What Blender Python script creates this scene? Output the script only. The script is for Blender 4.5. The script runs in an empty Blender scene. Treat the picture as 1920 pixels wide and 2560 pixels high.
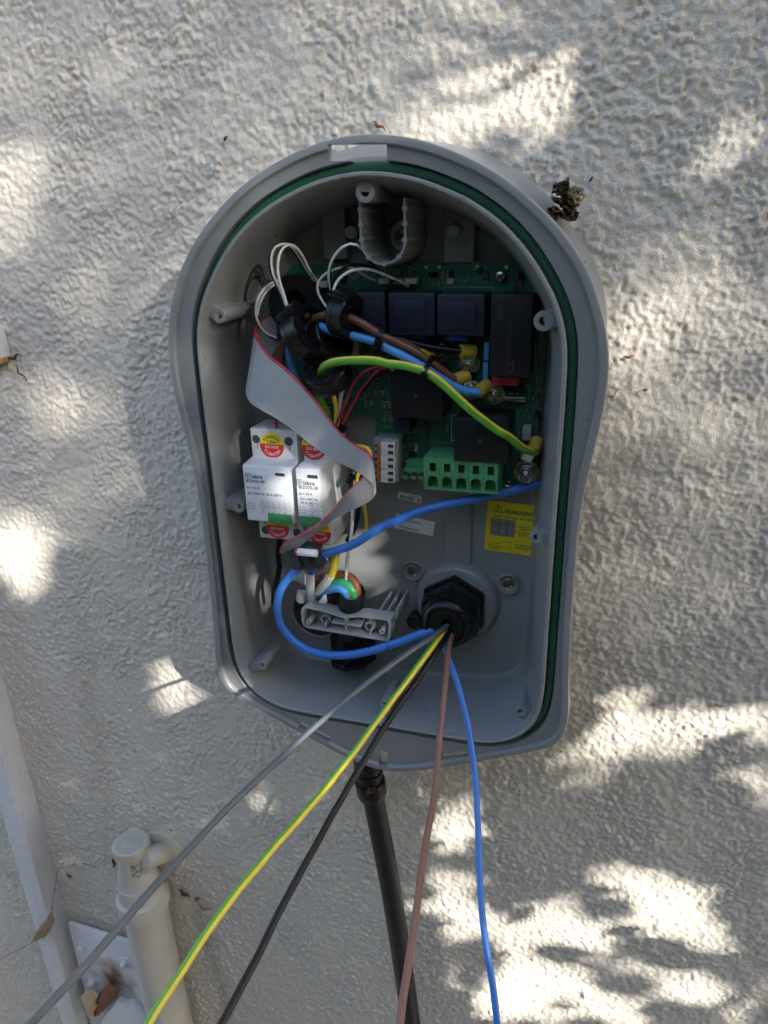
import bpy, bmesh, math, random
import numpy as np
from mathutils import Vector, Matrix
from mathutils.geometry import tessellate_polygon

random.seed(7); RNG = np.random.default_rng(11)
S = bpy.context.scene
COL = S.collection
PI = math.pi

# ------------------------------------------------------------------ camera
C0 = (960., 1280.)                       # principal point of the 1920 x 2560 frame
_a = np.array([1562. - C0[0], 555. - C0[1]])      # vanishing point of the wall normal
_b = np.array([1088. - C0[0], 6006. - C0[1]])     # vanishing point of the vertical
FPX = math.sqrt(-(_a @ _b))
_n = np.array([_a[0], -_a[1], FPX]); _n /= np.linalg.norm(_n)
_u = -np.array([_b[0], -_b[1], FPX]); _u -= _n * (_u @ _n); _u /= np.linalg.norm(_u)
_x = np.cross(_n, _u)
if _x[0] < 0: _x = -_x
ROT = np.array([_x, _n, _u])             # rows: world X, Y, Z in (right, up, forward)
DIST = 0.42911                           # camera to the plane of the enclosure rim
OFF = np.array([0.143, -0.078, 1.40])
CAMP = np.array([0, -DIST, 0.]) + OFF

cd = bpy.data.cameras.new('camera'); cam = bpy.data.objects.new('camera', cd); COL.objects.link(cam)
cd.sensor_fit = 'VERTICAL'; cd.sensor_height = 34.6; cd.sensor_width = 25.95
cd.lens = FPX / 2560 * 34.6
cd.clip_start = 0.01; cd.clip_end = 200
right, up, fwd = Vector(ROT[:, 0]), Vector(ROT[:, 1]), Vector(ROT[:, 2])
cam.matrix_world = Matrix(((right.x, up.x, -fwd.x, CAMP[0]), (right.y, up.y, -fwd.y, CAMP[1]),
                           (right.z, up.z, -fwd.z, CAMP[2]), (0, 0, 0, 1)))
S.camera = cam
S.render.resolution_x = 768; S.render.resolution_y = 1024

# ------------------------------------------------------------------ light
SUN = Vector((0.73, -0.566, 0.385)).normalized()      # direction towards the sun
w = bpy.data.worlds.new('World'); S.world = w; w.use_nodes = True
nt = w.node_tree; nt.nodes.clear()
sky = nt.nodes.new('ShaderNodeTexSky'); sky.sky_type = 'NISHITA'; sky.sun_disc = False
sky.sun_elevation = math.asin(SUN.z); sky.sun_rotation = math.atan2(SUN.x, SUN.y)
sky.altitude = 50; sky.air_density = 1.0; sky.dust_density = 2.5; sky.ozone_density = 1.0
bg = nt.nodes.new('ShaderNodeBackground'); bg.inputs[1].default_value = 0.15
wo = nt.nodes.new('ShaderNodeOutputWorld')
nt.links.new(sky.outputs[0], bg.inputs[0]); nt.links.new(bg.outputs[0], wo.inputs[0])
sl = bpy.data.lights.new('sun', 'SUN'); sl.energy = 3.3; sl.angle = math.radians(0.5); sl.color = (1, 0.95, 0.87)
so = bpy.data.objects.new('sun', sl); COL.objects.link(so)
so.rotation_euler = SUN.to_track_quat('Z', 'Y').to_euler(); so.location = (3, -3, 4)
S.view_settings.view_transform = 'Standard'; S.view_settings.look = 'None'
S.view_settings.gamma = 1; S.view_settings.use_curve_mapping = False
S.view_settings.exposure = 2.15

# ------------------------------------------------------------------ pixel -> place helpers
def ray(u, v):
    return ROT @ np.array([u - C0[0], -(v - C0[1]), FPX])
def W(u, v, t):
    """photo pixel (1920 wide) at t millimetres behind the rim plane"""
    d = ray(u, v); k = (DIST + t * .001) / d[1]
    return Vector(CAMP + d * k)
def Q(u, v, d):
    """photo pixel at forward distance d metres"""
    r = ray(u, v); return Vector(CAMP + r * (d / FPX))
def px(p):
    c = ROT.T @ (np.array(p) - CAMP)
    return C0[0] + FPX * c[0] / c[2], C0[1] - FPX * c[1] / c[2]
def YT(t): return t * .001 + OFF[1]
ZOOM = dict(c1=(400, 320, 560), c2=(900, 320, 640), c3=(560, 560, 440), c4=(960, 680, 440), c5=(560, 980, 440),
            c6=(900, 1000, 500), b1=(520, 1340, 500), b2=(900, 1360, 560), b3=(0, 1960, 640), b4=(640, 1800, 700),
            U=(860, 440, 360), G=(680, 1360, 280), H=(600, 1040, 260), J=(700, 640, 260), K=(860, 1850, 200),
            D=(0, 0, 1920), s=(0, 0, 1659))
def Z(k, x, y):
    a, b, w_ = ZOOM[k]; f = w_ / 1659.; return a + x * f, b + y * f
def ZW(k, x, y, t): return W(*Z(k, x, y), t)
def ZL(k, pts): return [ZW(k, *p) for p in pts]

# ------------------------------------------------------------------ materials
MATS = {}
def mat(name, col, rough=.5, metal=0., var=.08, vscale=120., bump=0., bscale=900., spec=.5, coat=0., trans=0., dust=0.):
    if name in MATS: return MATS[name]
    m = bpy.data.materials.new(name); m.use_nodes = True; MATS[name] = m
    t = m.node_tree; N = t.nodes; L = t.links
    p = N['Principled BSDF']
    p.inputs['Roughness'].default_value = rough; p.inputs['Metallic'].default_value = metal
    p.inputs['Specular IOR Level'].default_value = spec
    p.inputs['Coat Weight'].default_value = coat
    p.inputs['Transmission Weight'].default_value = trans
    tc = N.new('ShaderNodeTexCoord')
    nz = N.new('ShaderNodeTexNoise'); nz.inputs['Scale'].default_value = vscale; nz.inputs['Detail'].default_value = 6
    L.new(tc.outputs['Object'], nz.inputs['Vector'])
    mx = N.new('ShaderNodeMix'); mx.data_type = 'RGBA'
    mx.inputs[6].default_value = (*[c * (1 - var) for c in col], 1)
    mx.inputs[7].default_value = (*[min(1, c * (1 + var)) for c in col], 1)
    L.new(nz.outputs[0], mx.inputs[0])
    out = mx.outputs[2]
    if dust > 0:
        n2 = N.new('ShaderNodeTexNoise'); n2.inputs['Scale'].default_value = vscale * 7; n2.inputs['Detail'].default_value = 8
        L.new(tc.outputs['Object'], n2.inputs['Vector'])
        rp = N.new('ShaderNodeValToRGB'); rp.color_ramp.elements[0].position = .55; rp.color_ramp.elements[1].position = .8
        L.new(n2.outputs[0], rp.inputs[0])
        ml = N.new('ShaderNodeMath'); ml.operation = 'MULTIPLY'; ml.inputs[1].default_value = dust
        L.new(rp.outputs[0], ml.inputs[0])
        m2 = N.new('ShaderNodeMix'); m2.data_type = 'RGBA'; m2.inputs[7].default_value = (.42, .39, .34, 1)
        L.new(ml.outputs[0], m2.inputs[0]); L.new(out, m2.inputs[6]); out = m2.outputs[2]
    L.new(out, p.inputs['Base Color'])
    n3 = N.new('ShaderNodeTexNoise'); n3.inputs['Scale'].default_value = vscale * 2.3; n3.inputs['Detail'].default_value = 5
    L.new(tc.outputs['Object'], n3.inputs['Vector'])
    mr = N.new('ShaderNodeMapRange'); mr.inputs[3].default_value = max(.03, rough - .08); mr.inputs[4].default_value = min(1, rough + .1)
    L.new(n3.outputs[0], mr.inputs[0]); L.new(mr.outputs[0], p.inputs['Roughness'])
    if bump > 0:
        n4 = N.new('ShaderNodeTexNoise'); n4.inputs['Scale'].default_value = bscale; n4.inputs['Detail'].default_value = 4
        L.new(tc.outputs['Object'], n4.inputs['Vector'])
        bp = N.new('ShaderNodeBump'); bp.inputs['Strength'].default_value = bump; bp.inputs['Distance'].default_value = .0004
        L.new(n4.outputs[0], bp.inputs['Height']); L.new(bp.outputs[0], p.inputs['Normal'])
    return m

M_PLASTIC = mat('grey_enclosure_plastic', (.208, .217, .224), .30, var=.05, vscale=25, bump=.05, bscale=1400, dust=.05)
M_PLASTIC2 = mat('pale_grey_plastic', (.30, .31, .32), .42, var=.06, vscale=40)
M_GASKET = mat('green_gasket_rubber', (.022, .105, .06), .42, var=.15, vscale=60)
M_PCB = mat('circuit_board_green', (.015, .105, .07), .36, var=.35, vscale=70)
M_SILK = mat('silkscreen_ink', (.42, .46, .44), .6)
M_NAVY = mat('potted_navy_plastic', (.010, .0145, .032), .42, var=.15, spec=.35)
M_BLACK = mat('black_plastic', (.0045, .005, .006), .26, var=.2, vscale=60, dust=.012, spec=.3)
M_BLACK2 = mat('black_rubber_sleeve', (.008, .008, .009), .5, var=.2, spec=.35)
M_WIREBLK = mat('black_wire_insulation', (.004, .0043, .005), .30, var=.15, spec=.25)
M_BLUE = mat('blue_wire_insulation', (.035, .16, .52), .38, var=.07, vscale=40, bump=.04)
M_BLUE_L = mat('light_blue_wire_insulation', (.06, .26, .62), .4, var=.07)
M_BROWN = mat('brown_wire_insulation', (.13, .055, .035), .36, var=.1)
M_BROWN2 = mat('pinkish_brown_wire_insulation', (.19, .088, .062), .36, var=.08)
M_GREYW = mat('grey_wire_insulation', (.068, .085, .102), .34, var=.07)
M_WHITEW = mat('white_wire_insulation', (.72, .72, .70), .4, var=.05)
M_REDW = mat('red_wire_insulation', (.42, .02, .05), .4, var=.1)
M_YELW = mat('yellow_wire_insulation', (.75, .58, .05), .42, var=.06)
M_SLEEVE = mat('translucent_white_sleeve', (.62, .62, .60), .45, var=.06)
M_STEEL = mat('zinc_plated_steel', (.42, .42, .41), .22, metal=1., var=.15)
M_TIN = mat('tinned_copper', (.6, .59, .56), .33, metal=1., var=.12)
M_LUG = mat('yellow_lug_insulation', (.44, .28, .03), .45, var=.12)
M_CONT = mat('contactor_light_grey', (.60, .615, .63), .4, var=.04, vscale=50, bump=.05, bscale=1200)
M_GREENTAB = mat('green_tab_plastic', (.045, .22, .085), .4)
M_TERM = mat('terminal_block_green', (.075, .27, .115), .42, var=.08)
M_DARK = mat('dark_opening', (.02, .02, .021), .7)
M_RELAY = mat('relay_black_plastic', (.011, .0108, .0125), .36, var=.15, dust=.015, spec=.3)
M_REDCAP = mat('red_film_capacitor', (.38, .02, .045), .4)
M_BLUECAP = mat('blue_film_capacitor', (.05, .19, .36), .45)
M_VAR = mat('blue_varistor', (.02, .07, .36), .25)
M_ORANGE = mat('orange_lever_plastic', (.6, .14, .02), .4)
M_GOLD = mat('gold_test_pad', (.6, .5, .25), .4, metal=.6)
M_CERAM = mat('component_ceramic', (.32, .32, .30), .5)
M_INK = mat('black_ink', (.03, .03, .032), .6)
M_GINK = mat('grey_ink', (.045, .045, .048), .6)
M_WINK = mat('white_ink', (.78, .76, .74), .6)
M_SYEL = mat('yellow_sticker', (.78, .62, .02), .5, var=.04)
M_SRED = mat('red_sticker', (.60, .03, .035), .5, var=.05)
M_WYEL = mat('yellow_warning_sticker', (.60, .48, .012), .45, var=.05)
M_LABEL = mat('white_label', (.62, .62, .62), .5, var=.04)
M_RIBBON = mat('grey_ribbon_cable', (.38, .385, .39), .42, var=.05)
M_RIBWHITE = mat('white_ribbon_end', (.7, .7, .7), .42, var=.04)
M_IDC = mat('ribbon_connector_plastic', (.022, .028, .042), .35, var=.1)
M_TRUNK = mat('white_painted_trunking', (.56, .57, .60), .45, var=.12, vscale=16, bump=.6, bscale=140, dust=.6)
M_PIPE = mat('cream_painted_pipe', (.43, .41, .36), .55, var=.28, vscale=22, bump=.9, bscale=120, dust=.6)
M_LEAFDRY = mat('dry_leaf', (.26, .19, .105), .7, var=.3, vscale=90)
M_LEAFTAN = mat('pale_dry_leaf', (.50, .37, .22), .7, var=.15, vscale=60)
M_LEAFDARK = mat('dark_withered_leaf', (.085, .058, .034), .55, var=.7, vscale=160)
M_DEBRIS = mat('dark_debris', (.05, .04, .03), .8)
M_RUSTBIT = mat('reddish_debris', (.20, .07, .035), .8, var=.3)
M_LEAF = mat('tree_leaf', (.05, .095, .022), .5, var=.35, vscale=3)
M_BARK = mat('tree_bark', (.10, .075, .05), .9, var=.3, vscale=30)

def striped(name, c1, c2, rough=.38):
    m = bpy.data.materials.new(name); m.use_nodes = True
    t = m.node_tree; p = t.nodes['Principled BSDF']; p.inputs['Roughness'].default_value = rough
    uv = t.nodes.new('ShaderNodeUVMap'); sp = t.nodes.new('ShaderNodeSeparateXYZ'); t.links.new(uv.outputs[0], sp.inputs[0])
    nz = t.nodes.new('ShaderNodeTexNoise'); nz.inputs['Scale'].default_value = 30; t.links.new(uv.outputs[0], nz.inputs['Vector'])
    ad = t.nodes.new('ShaderNodeMath'); ad.operation = 'MULTIPLY_ADD'; ad.inputs[1].default_value = .03
    t.links.new(nz.outputs[0], ad.inputs[0]); t.links.new(sp.outputs[0], ad.inputs[2])
    r = t.nodes.new('ShaderNodeValToRGB'); r.color_ramp.interpolation = 'CONSTANT'
    e = r.color_ramp.elements; e[0].color = (*c1, 1); e[1].color = (*c2, 1); e[1].position = .5
    t.links.new(ad.outputs[0], r.inputs[0]); t.links.new(r.outputs[0], p.inputs['Base Color'])
    return m
M_EARTH = striped('green_yellow_insulation', (.10, .34, .03), (.72, .56, .03))
M_EARTH2 = striped('green_and_yellow_core', (.04, .36, .13), (.72, .62, .05))

# ------------------------------------------------------------------ object helpers
def tag(o, label, cat, group=None, kind=None):
    if label: o['label'] = label
    if cat: o['category'] = cat
    if group: o['group'] = group
    if kind: o['kind'] = kind
    return o
def thing(name, label, cat, loc=(0, 0, 0), group=None):
    o = bpy.data.objects.new(name, None); COL.objects.link(o); o.location = loc
    o.empty_display_size = .01
    return tag(o, label, cat, group)
def setparent(o, parent):
    if parent is not None:
        o.parent = parent
        # every object keeps world coordinates; parents carry translations only
        pl = Vector(parent.location)
        o.matrix_parent_inverse = Matrix.Translation(-pl)
def link_mesh(name, me, m, parent=None, smooth=True, ang=35):
    if smooth:
        me.shade_smooth(); me.set_sharp_from_angle(angle=math.radians(ang))
    if m is not None: me.materials.append(m)
    o = bpy.data.objects.new(name, me); COL.objects.link(o); setparent(o, parent)
    return o
def mk(name, verts, faces, m, parent=None, smooth=True, ang=35, fix=True):
    me = bpy.data.meshes.new(name); me.from_pydata([tuple(v) for v in verts], [], faces); me.update()
    if fix:
        bm = bmesh.new(); bm.from_mesh(me); bmesh.ops.recalc_face_normals(bm, faces=bm.faces); bm.to_mesh(me); bm.free()
    return link_mesh(name, me, m, parent, smooth, ang)

class MB:
    """collects shapes into one mesh"""
    def __init__(s): s.v = []; s.f = []
    def add(s, vs, fs):
        o = len(s.v); s.v += [Vector(v) for v in vs]; s.f += [tuple(i + o for i in f) for f in fs]; return s
    def box(s, lo, hi, M=None):
        vs = [Vector((x, y, z)) for x in (lo[0], hi[0]) for y in (lo[1], hi[1]) for z in (lo[2], hi[2])]
        if M is not None: vs = [M @ v for v in vs]
        return s.add(vs, [(0, 1, 3, 2), (4, 6, 7, 5), (0, 4, 5, 1), (2, 3, 7, 6), (0, 2, 6, 4), (1, 5, 7, 3)])
    def cyl(s, p0, p1, r0, r1=None, n=16, cap=True, a0=0.):
        r1 = r0 if r1 is None else r1
        p0, p1 = Vector(p0), Vector(p1); a = (p1 - p0).normalized()
        e = a.orthogonal().normalized() if abs(a.y) < .9 else Vector((1, 0, 0)); e = (e - a * e.dot(a)).normalized(); g = a.cross(e)
        vs = [p0 + (e * math.cos(2 * PI * i / n + a0) + g * math.sin(2 * PI * i / n + a0)) * r0 for i in range(n)]
        vs += [p1 + (e * math.cos(2 * PI * i / n + a0) + g * math.sin(2 * PI * i / n + a0)) * r1 for i in range(n)]
        fs = [(i, (i + 1) % n, n + (i + 1) % n, n + i) for i in range(n)]
        if cap: fs += [tuple(range(n)), tuple(range(n, 2 * n))]
        return s.add(vs, fs)
    def lathe(s, prof, org, ax, n=24, close=False):
        """prof: list of (r, h) along the axis"""
        org, a = Vector(org), Vector(ax).normalized()
        e = Vector((1, 0, 0)) if abs(a.x) < .9 else Vector((0, 0, 1)); e = (e - a * e.dot(a)).normalized(); g = a.cross(e)
        vs = []; fs = []; k = len(prof)
        for r, h in prof:
            for i in range(n):
                th = 2 * PI * i / n
                vs.append(org + a * h + (e * math.cos(th) + g * math.sin(th)) * max(r, 1e-6))
        for j in range(k if close else k - 1):
            for i in range(n):
                q = (j + 1) % k
                fs.append((j * n + i, j * n + (i + 1) % n, q * n + (i + 1) % n, q * n + i))
        if not close:
            if prof[0][0] > 1e-5: fs.append(tuple(range(n)))
            if prof[-1][0] > 1e-5: fs.append(tuple(range((k - 1) * n, k * n)))
        return s.add(vs, fs)
    def prism(s, poly, d):
        """poly: list of 3D points (planar), extruded by vector d"""
        n = len(poly); poly = [Vector(p) for p in poly]; d = Vector(d)
        return s.add(poly + [p + d for p in poly], [tuple(range(n)), tuple(range(n, 2 * n))] + [(i, (i + 1) % n, n + (i + 1) % n, n + i) for i in range(n)])
    def tube(s, pts, r, n=8, cap=True):
        vs, fs, _ = tube_geo(pts, r, n, cap); return s.add(vs, fs)
    def build(s, name, m, parent=None, smooth=True, ang=35, bevel=0., seg=2):
        me = bpy.data.meshes.new(name); me.from_pydata([tuple(v) for v in s.v], [], s.f); me.update()
        bm = bmesh.new(); bm.from_mesh(me)
        bmesh.ops.recalc_face_normals(bm, faces=bm.faces)
        if bevel > 0:
            es = [e for e in bm.edges if e.is_manifold and e.calc_face_angle(0) > .6]
            bmesh.ops.bevel(bm, geom=es, offset=bevel, segments=seg, affect='EDGES', profile=.5, clamp_overlap=True)
        bm.to_mesh(me); bm.free()
        return link_mesh(name, me, m, parent, smooth, ang)

def spline(pts, step):
    """Catmull-Rom through the points, resampled evenly"""
    P = [np.array(p, float) for p in pts]
    if len(P) == 2: P = [P[0], (P[0] + P[1]) / 2, P[1]]
    E = [2 * P[0] - P[1]] + P + [2 * P[-1] - P[-2]]
    out = []
    for i in range(1, len(E) - 2):
        p0, p1, p2, p3 = E[i - 1:i + 3]
        # centripetal parametrisation
        t0 = 0; t1 = t0 + max(np.linalg.norm(p1 - p0), 1e-9) ** .5; t2 = t1 + max(np.linalg.norm(p2 - p1), 1e-9) ** .5; t3 = t2 + max(np.linalg.norm(p3 - p2), 1e-9) ** .5
        for t in np.linspace(t1, t2, 14, endpoint=False):
            a1 = (t1 - t) / (t1 - t0) * p0 + (t - t0) / (t1 - t0) * p1
            a2 = (t2 - t) / (t2 - t1) * p1 + (t - t1) / (t2 - t1) * p2
            a3 = (t3 - t) / (t3 - t2) * p2 + (t - t2) / (t3 - t2) * p3
            b1 = (t2 - t) / (t2 - t0) * a1 + (t - t0) / (t2 - t0) * a2
            b2 = (t3 - t) / (t3 - t1) * a2 + (t - t1) / (t3 - t1) * a3
            out.append((t2 - t) / (t2 - t1) * b1 + (t - t1) / (t2 - t1) * b2)
    out.append(P[-1]); out = np.array(out)
    d = np.r_[0, np.cumsum(np.linalg.norm(np.diff(out[:, :3], axis=0), axis=1))]
    n = max(3, int(d[-1] / step) + 1); q = np.linspace(0, d[-1], n)
    return np.stack([np.interp(q, d, out[:, k]) for k in range(out.shape[1])], 1)
def tube_geo(pts, r, n=10, cap=True, step=.0035, twist=0., ref=None, wob=0.):
    P = spline([tuple(p) for p in pts], step); k = len(P)
    if wob > 0 and k > 12:
        q_ = np.arange(k) * step; ph = np.array([P[0] @ np.array([c_, 13., 7.]) * 50 for c_ in (3., 5., 9.)])
        env = np.minimum(1, np.minimum(np.arange(k), np.arange(k)[::-1]) / 8.)[:, None]
        P = P + env * wob * (np.sin(q_[:, None] * 95 + ph[None]) * .6 + np.sin(q_[:, None] * 210 + ph[None] * 1.7) * .3)
    T = np.gradient(P, axis=0); T /= np.linalg.norm(T, axis=1)[:, None]
    e = np.array(ref if ref is not None else (0, -1, 0.1), float)
    vs = []; L = 0
    rr = r if callable(r) else (lambda f: r)
    for i in range(k):
        e = e - T[i] * (e @ T[i]); e /= max(np.linalg.norm(e), 1e-9); g = np.cross(T[i], e)
        R = rr(i / (k - 1))
        for j in range(n):
            th = 2 * PI * j / n + twist * i / (k - 1)
            vs.append(Vector(P[i] + (e * math.cos(th) + g * math.sin(th)) * R))
    fs = [(i * n + j, i * n + (j + 1) % n, (i + 1) * n + (j + 1) % n, (i + 1) * n + j) for i in range(k - 1) for j in range(n)]
    if cap: fs += [tuple(range(n)), tuple(range((k - 1) * n, k * n))]
    return vs, fs, k
def tube(name, pts, r, m, parent=None, n=10, twist=0., ref=None, step=.0035, wob=0.):
    vs, fs, k = tube_geo(pts, r, n, True, step, twist, ref, wob)
    me = bpy.data.meshes.new(name); me.from_pydata([tuple(v) for v in vs], [], fs); me.update()
    uv = me.uv_layers.new(name='UVMap')
    ring = (k - 1) * n
    data = []
    for fi, f in enumerate(fs):
        if fi < ring:
            i, j = divmod(fi, n)
            data += [(j / n, i * step * 10), ((j + 1) / n, i * step * 10), ((j + 1) / n, (i + 1) * step * 10), (j / n, (i + 1) * step * 10)]
        else: data += [(.1, 0)] * n
    uv.data.foreach_set('uv', np.array(data, 'f').ravel())
    bm = bmesh.new(); bm.from_mesh(me); bmesh.ops.recalc_face_normals(bm, faces=bm.faces); bm.to_mesh(me); bm.free()
    return link_mesh(name, me, m, parent, True, 50)

def text_mesh(s, size, bold=False, align='LEFT', res=2, sx=1.):
    c = bpy.data.curves.new('t', 'FONT'); c.body = s; c.size = size; c.align_x = align; c.align_y = 'BOTTOM_BASELINE'
    c.resolution_u = res; c.offset = size * (.018 if bold else 0.0)
    o = bpy.data.objects.new('t', c); me = bpy.data.meshes.new_from_object(o)
    vs = [Vector((v.co.x * sx, v.co.y, 0)) for v in me.vertices]; fs = [tuple(p.vertices) for p in me.polygons]
    bpy.data.objects.remove(o); bpy.data.curves.remove(c); bpy.data.meshes.remove(me)
    return vs, fs
class Ink(MB):
    """flat print on a plane: origin o, axes ex (right) and ez (up), lifted along nrm"""
    def __init__(s, o, ex, ez, lift=.00012):
        super().__init__(); s.o = Vector(o); s.ex = Vector(ex).normalized(); s.ez = Vector(ez); s.ez = (s.ez - s.ex * s.ez.dot(s.ex)).normalized()
        s.nn = s.ex.cross(s.ez).normalized()
        if s.nn.y > 0: s.nn = -s.nn
        s.o = s.o + s.nn * lift
    def at(s, x, y): return s.o + s.ex * x + s.ez * y
    def text(s, t, x, y, size, bold=False, align='LEFT', rot=0., sx=1.):
        vs, fs = text_mesh(t, size, bold, align, sx=sx); c, q = math.cos(rot), math.sin(rot)
        s.add([s.at(x + v.x * c - v.y * q, y + v.x * q + v.y * c) for v in vs], fs); return s
    def line(s, x0, y0, x1, y1, wd):
        d = Vector((x1 - x0, y1 - y0)); d.normalize(); n = Vector((-d.y, d.x)) * wd / 2; e = d * wd / 2
        s.add([s.at(x0 + n.x - e.x, y0 + n.y - e.y), s.at(x1 + n.x + e.x, y1 + n.y + e.y), s.at(x1 - n.x + e.x, y1 - n.y + e.y), s.at(x0 - n.x - e.x, y0 - n.y - e.y)], [(0, 1, 2, 3)]); return s
    def rect(s, x0, y0, x1, y1):
        s.add([s.at(x0, y0), s.at(x1, y0), s.at(x1, y1), s.at(x0, y1)], [(0, 1, 2, 3)]); return s
    def frame(s, x0, y0, x1, y1, wd):
        s.line(x0, y0, x1, y0, wd); s.line(x1, y0, x1, y1, wd); s.line(x1, y1, x0, y1, wd); s.line(x0, y1, x0, y0, wd); return s
    def arc(s, t, cx, cy, R, a0, a1, size, bold=True, inside=False):
        """letters along an arc; angles clockwise from the top"""
        n = len(t)
        for i, ch in enumerate(t):
            a = a0 + (a1 - a0) * (i + .5) / n
            if inside: s.text(ch, cx + R * math.sin(a), cy + R * math.cos(a), size, bold, 'CENTER', PI - a)
            else: s.text(ch, cx + R * math.sin(a), cy + R * math.cos(a), size, bold, 'CENTER', -a)
        return s
    def print(s, name, m, parent): return s.build(name, m, parent, smooth=False)

def pbox(name, p0, p1, tf, tb, m, parent, bevel=.0004, seg=2):
    """box facing the camera side: pixel corners of its front face, depths of front and back"""
    um, vm = (p0[0] + p1[0]) / 2, (p0[1] + p1[1]) / 2
    x0, x1 = W(p0[0], vm, tf).x, W(p1[0], vm, tf).x; z1, z0 = W(um, p0[1], tf).z, W(um, p1[1], tf).z
    b = MB().box((x0, YT(tf), z0), (x1, YT(tb), z1))
    o = b.build(name, m, parent, bevel=bevel, seg=seg); o['ext'] = 0; del o['ext']
    return o, (x0, x1, z0, z1)
def zbox(name, k, a, b, tf, tb, m, parent, bevel=.0004, seg=2): return pbox(name, Z(k, *a), Z(k, *b), tf, tb, m, parent, bevel, seg)

# ================================================================== SETTING
# ground
g = MB().box((-30, -30, -.2), (30, .3, 0)).build('ground', mat('paving_concrete', (.33, .30, .26), .85, var=.2, vscale=3, bump=.3, bscale=60), smooth=False)
g['kind'] = 'structure'

# ---- stucco wall: relief is real mesh over the part in view
def bandpass(n, dx, lo, hi, seed, aniso=1.):
    r = np.random.default_rng(seed); F = np.fft.fft2(r.standard_normal((n, n)))
    k = np.fft.fftfreq(n, dx); kx, ky = np.meshgrid(k, k * aniso, indexing='ij'); q = np.sqrt(kx * kx + ky * ky)
    lam = 1 / np.maximum(q, 1e-9)
    H = np.exp(-(np.log(lam / math.sqrt(lo * hi)) / (np.log(hi / lo) * .5)) ** 2)
    f = np.real(np.fft.ifft2(F * H)); return f / f.std()
NF, DX = 1280, .0008
def powerlaw(n, dx, lo, hi, ex, seed):
    r = np.random.default_rng(seed); F = np.fft.fft2(r.standard_normal((n, n))); k = np.fft.fftfreq(n, dx); kx, ky = np.meshgrid(k, k, indexing='ij')
    lam = 1 / np.maximum(np.hypot(kx, ky), 1e-6); H = lam ** (ex + 1) * np.exp(-(lo * .7 / lam) ** 4) * (1 - np.exp(-(hi / lam) ** 3)); H[0, 0] = 0
    f = np.real(np.fft.ifft2(F * H)); return f / f.std()
f1 = powerlaw(NF, DX, .0024, .010, .15, 1); f2 = bandpass(NF, DX, .0023, .0036, 2); f3 = bandpass(NF, DX, .05, .22, 3); f4 = bandpass(NF, DX, .0032, .0065, 4)
def grains(sigma, pitch, seed):
    """randomly thrown grains of plaster: sparse impulses of uneven weight, rounded off"""
    r = np.random.default_rng(seed); im = np.where(r.uniform(size=(NF, NF)) < (DX / pitch) ** 2, r.uniform(.35, 1.25, (NF, NF)), 0.)
    k = np.fft.fftfreq(NF, DX); kx, ky = np.meshgrid(k, k, indexing='ij'); H = np.exp(-2 * (PI * sigma) ** 2 * (kx * kx + ky * ky))
    f = np.real(np.fft.ifft2(np.fft.fft2(im) * H)); return (f - f.mean()) / f.std()
g1, g2, g3 = grains(.00080, .0024, 21), grains(.00135, .0043, 22), grains(.0030, .011, 23)
wm = .5 + .5 * np.tanh(f3 * 1.3)
field = np.tanh(g1 * .8) * (.75 + .35 * wm) * .8 + np.tanh(g2 * .7) * 1.1 * (1.1 - .5 * wm) + g3 * .35 + .40 * f1 + .12 * f2
gr = np.gradient(field, DX); field = field / math.sqrt((gr[0] ** 2 + gr[1] ** 2).mean())                     # unit rms slope
field = field * (.85 + .28 * np.tanh(f3)); field -= field.mean()
def axis_lines(a, b, step, lo, hi):
    c = list(np.arange(a, b + step / 2, step)); l = []; s = step; p = a
    while p > lo: s *= 1.35; p -= s; l.append(p)
    r = []; s = step; p = c[-1]
    while p < hi: s *= 1.35; p += s; r.append(p)
    return np.array(l[::-1] + c + r)
STEP = .00108
gx = axis_lines(-.66, .36, STEP, -6, 6); gz = axis_lines(.33, 1.58, STEP, -.0, 3.2); gz = np.maximum(gz, -.05)
X, Zg = np.meshgrid(gx, gz, indexing='ij')
fi = (X / DX) % NF; fj = (Zg / DX) % NF
i0 = np.floor(fi).astype(int) % NF; j0 = np.floor(fj).astype(int) % NF; i1 = (i0 + 1) % NF; j1 = (j0 + 1) % NF
a_ = fi - np.floor(fi); b_ = fj - np.floor(fj)
hh = field[i0, j0] * (1 - a_) * (1 - b_) + field[i1, j0] * a_ * (1 - b_) + field[i0, j1] * (1 - a_) * b_ + field[i1, j1] * a_ * b_
inside = np.clip(np.minimum.reduce([(X + .70) / .05, (.40 - X) / .05, (Zg - .29) / .05, (1.62 - Zg) / .05]), 0, 1)
amp = (.56 + .04 * np.clip((Zg - .75) / .6, 0, 1)) * inside
Yg = -hh * amp - .0008
nx, nz_ = X.shape
co = np.stack([X, Yg, Zg], -1).reshape(-1, 3).astype('f')
idx = np.arange(nx * nz_).reshape(nx, nz_)
fq = np.stack([idx[:-1, :-1], idx[1:, :-1], idx[1:, 1:], idx[:-1, 1:]], -1).reshape(-1, 4)
me = bpy.data.meshes.new('stucco_wall'); me.vertices.add(len(co)); me.vertices.foreach_set('co', co.ravel())
me.loops.add(fq.size); me.loops.foreach_set('vertex_index', fq.ravel().astype('i'))
me.polygons.add(len(fq)); me.polygons.foreach_set('loop_start', np.arange(0, fq.size, 4, dtype='i')); me.update(calc_edges=True); me.shade_smooth()
D0 = lambda x, y: (x * 1.15732, y * 1.15732)
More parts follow.
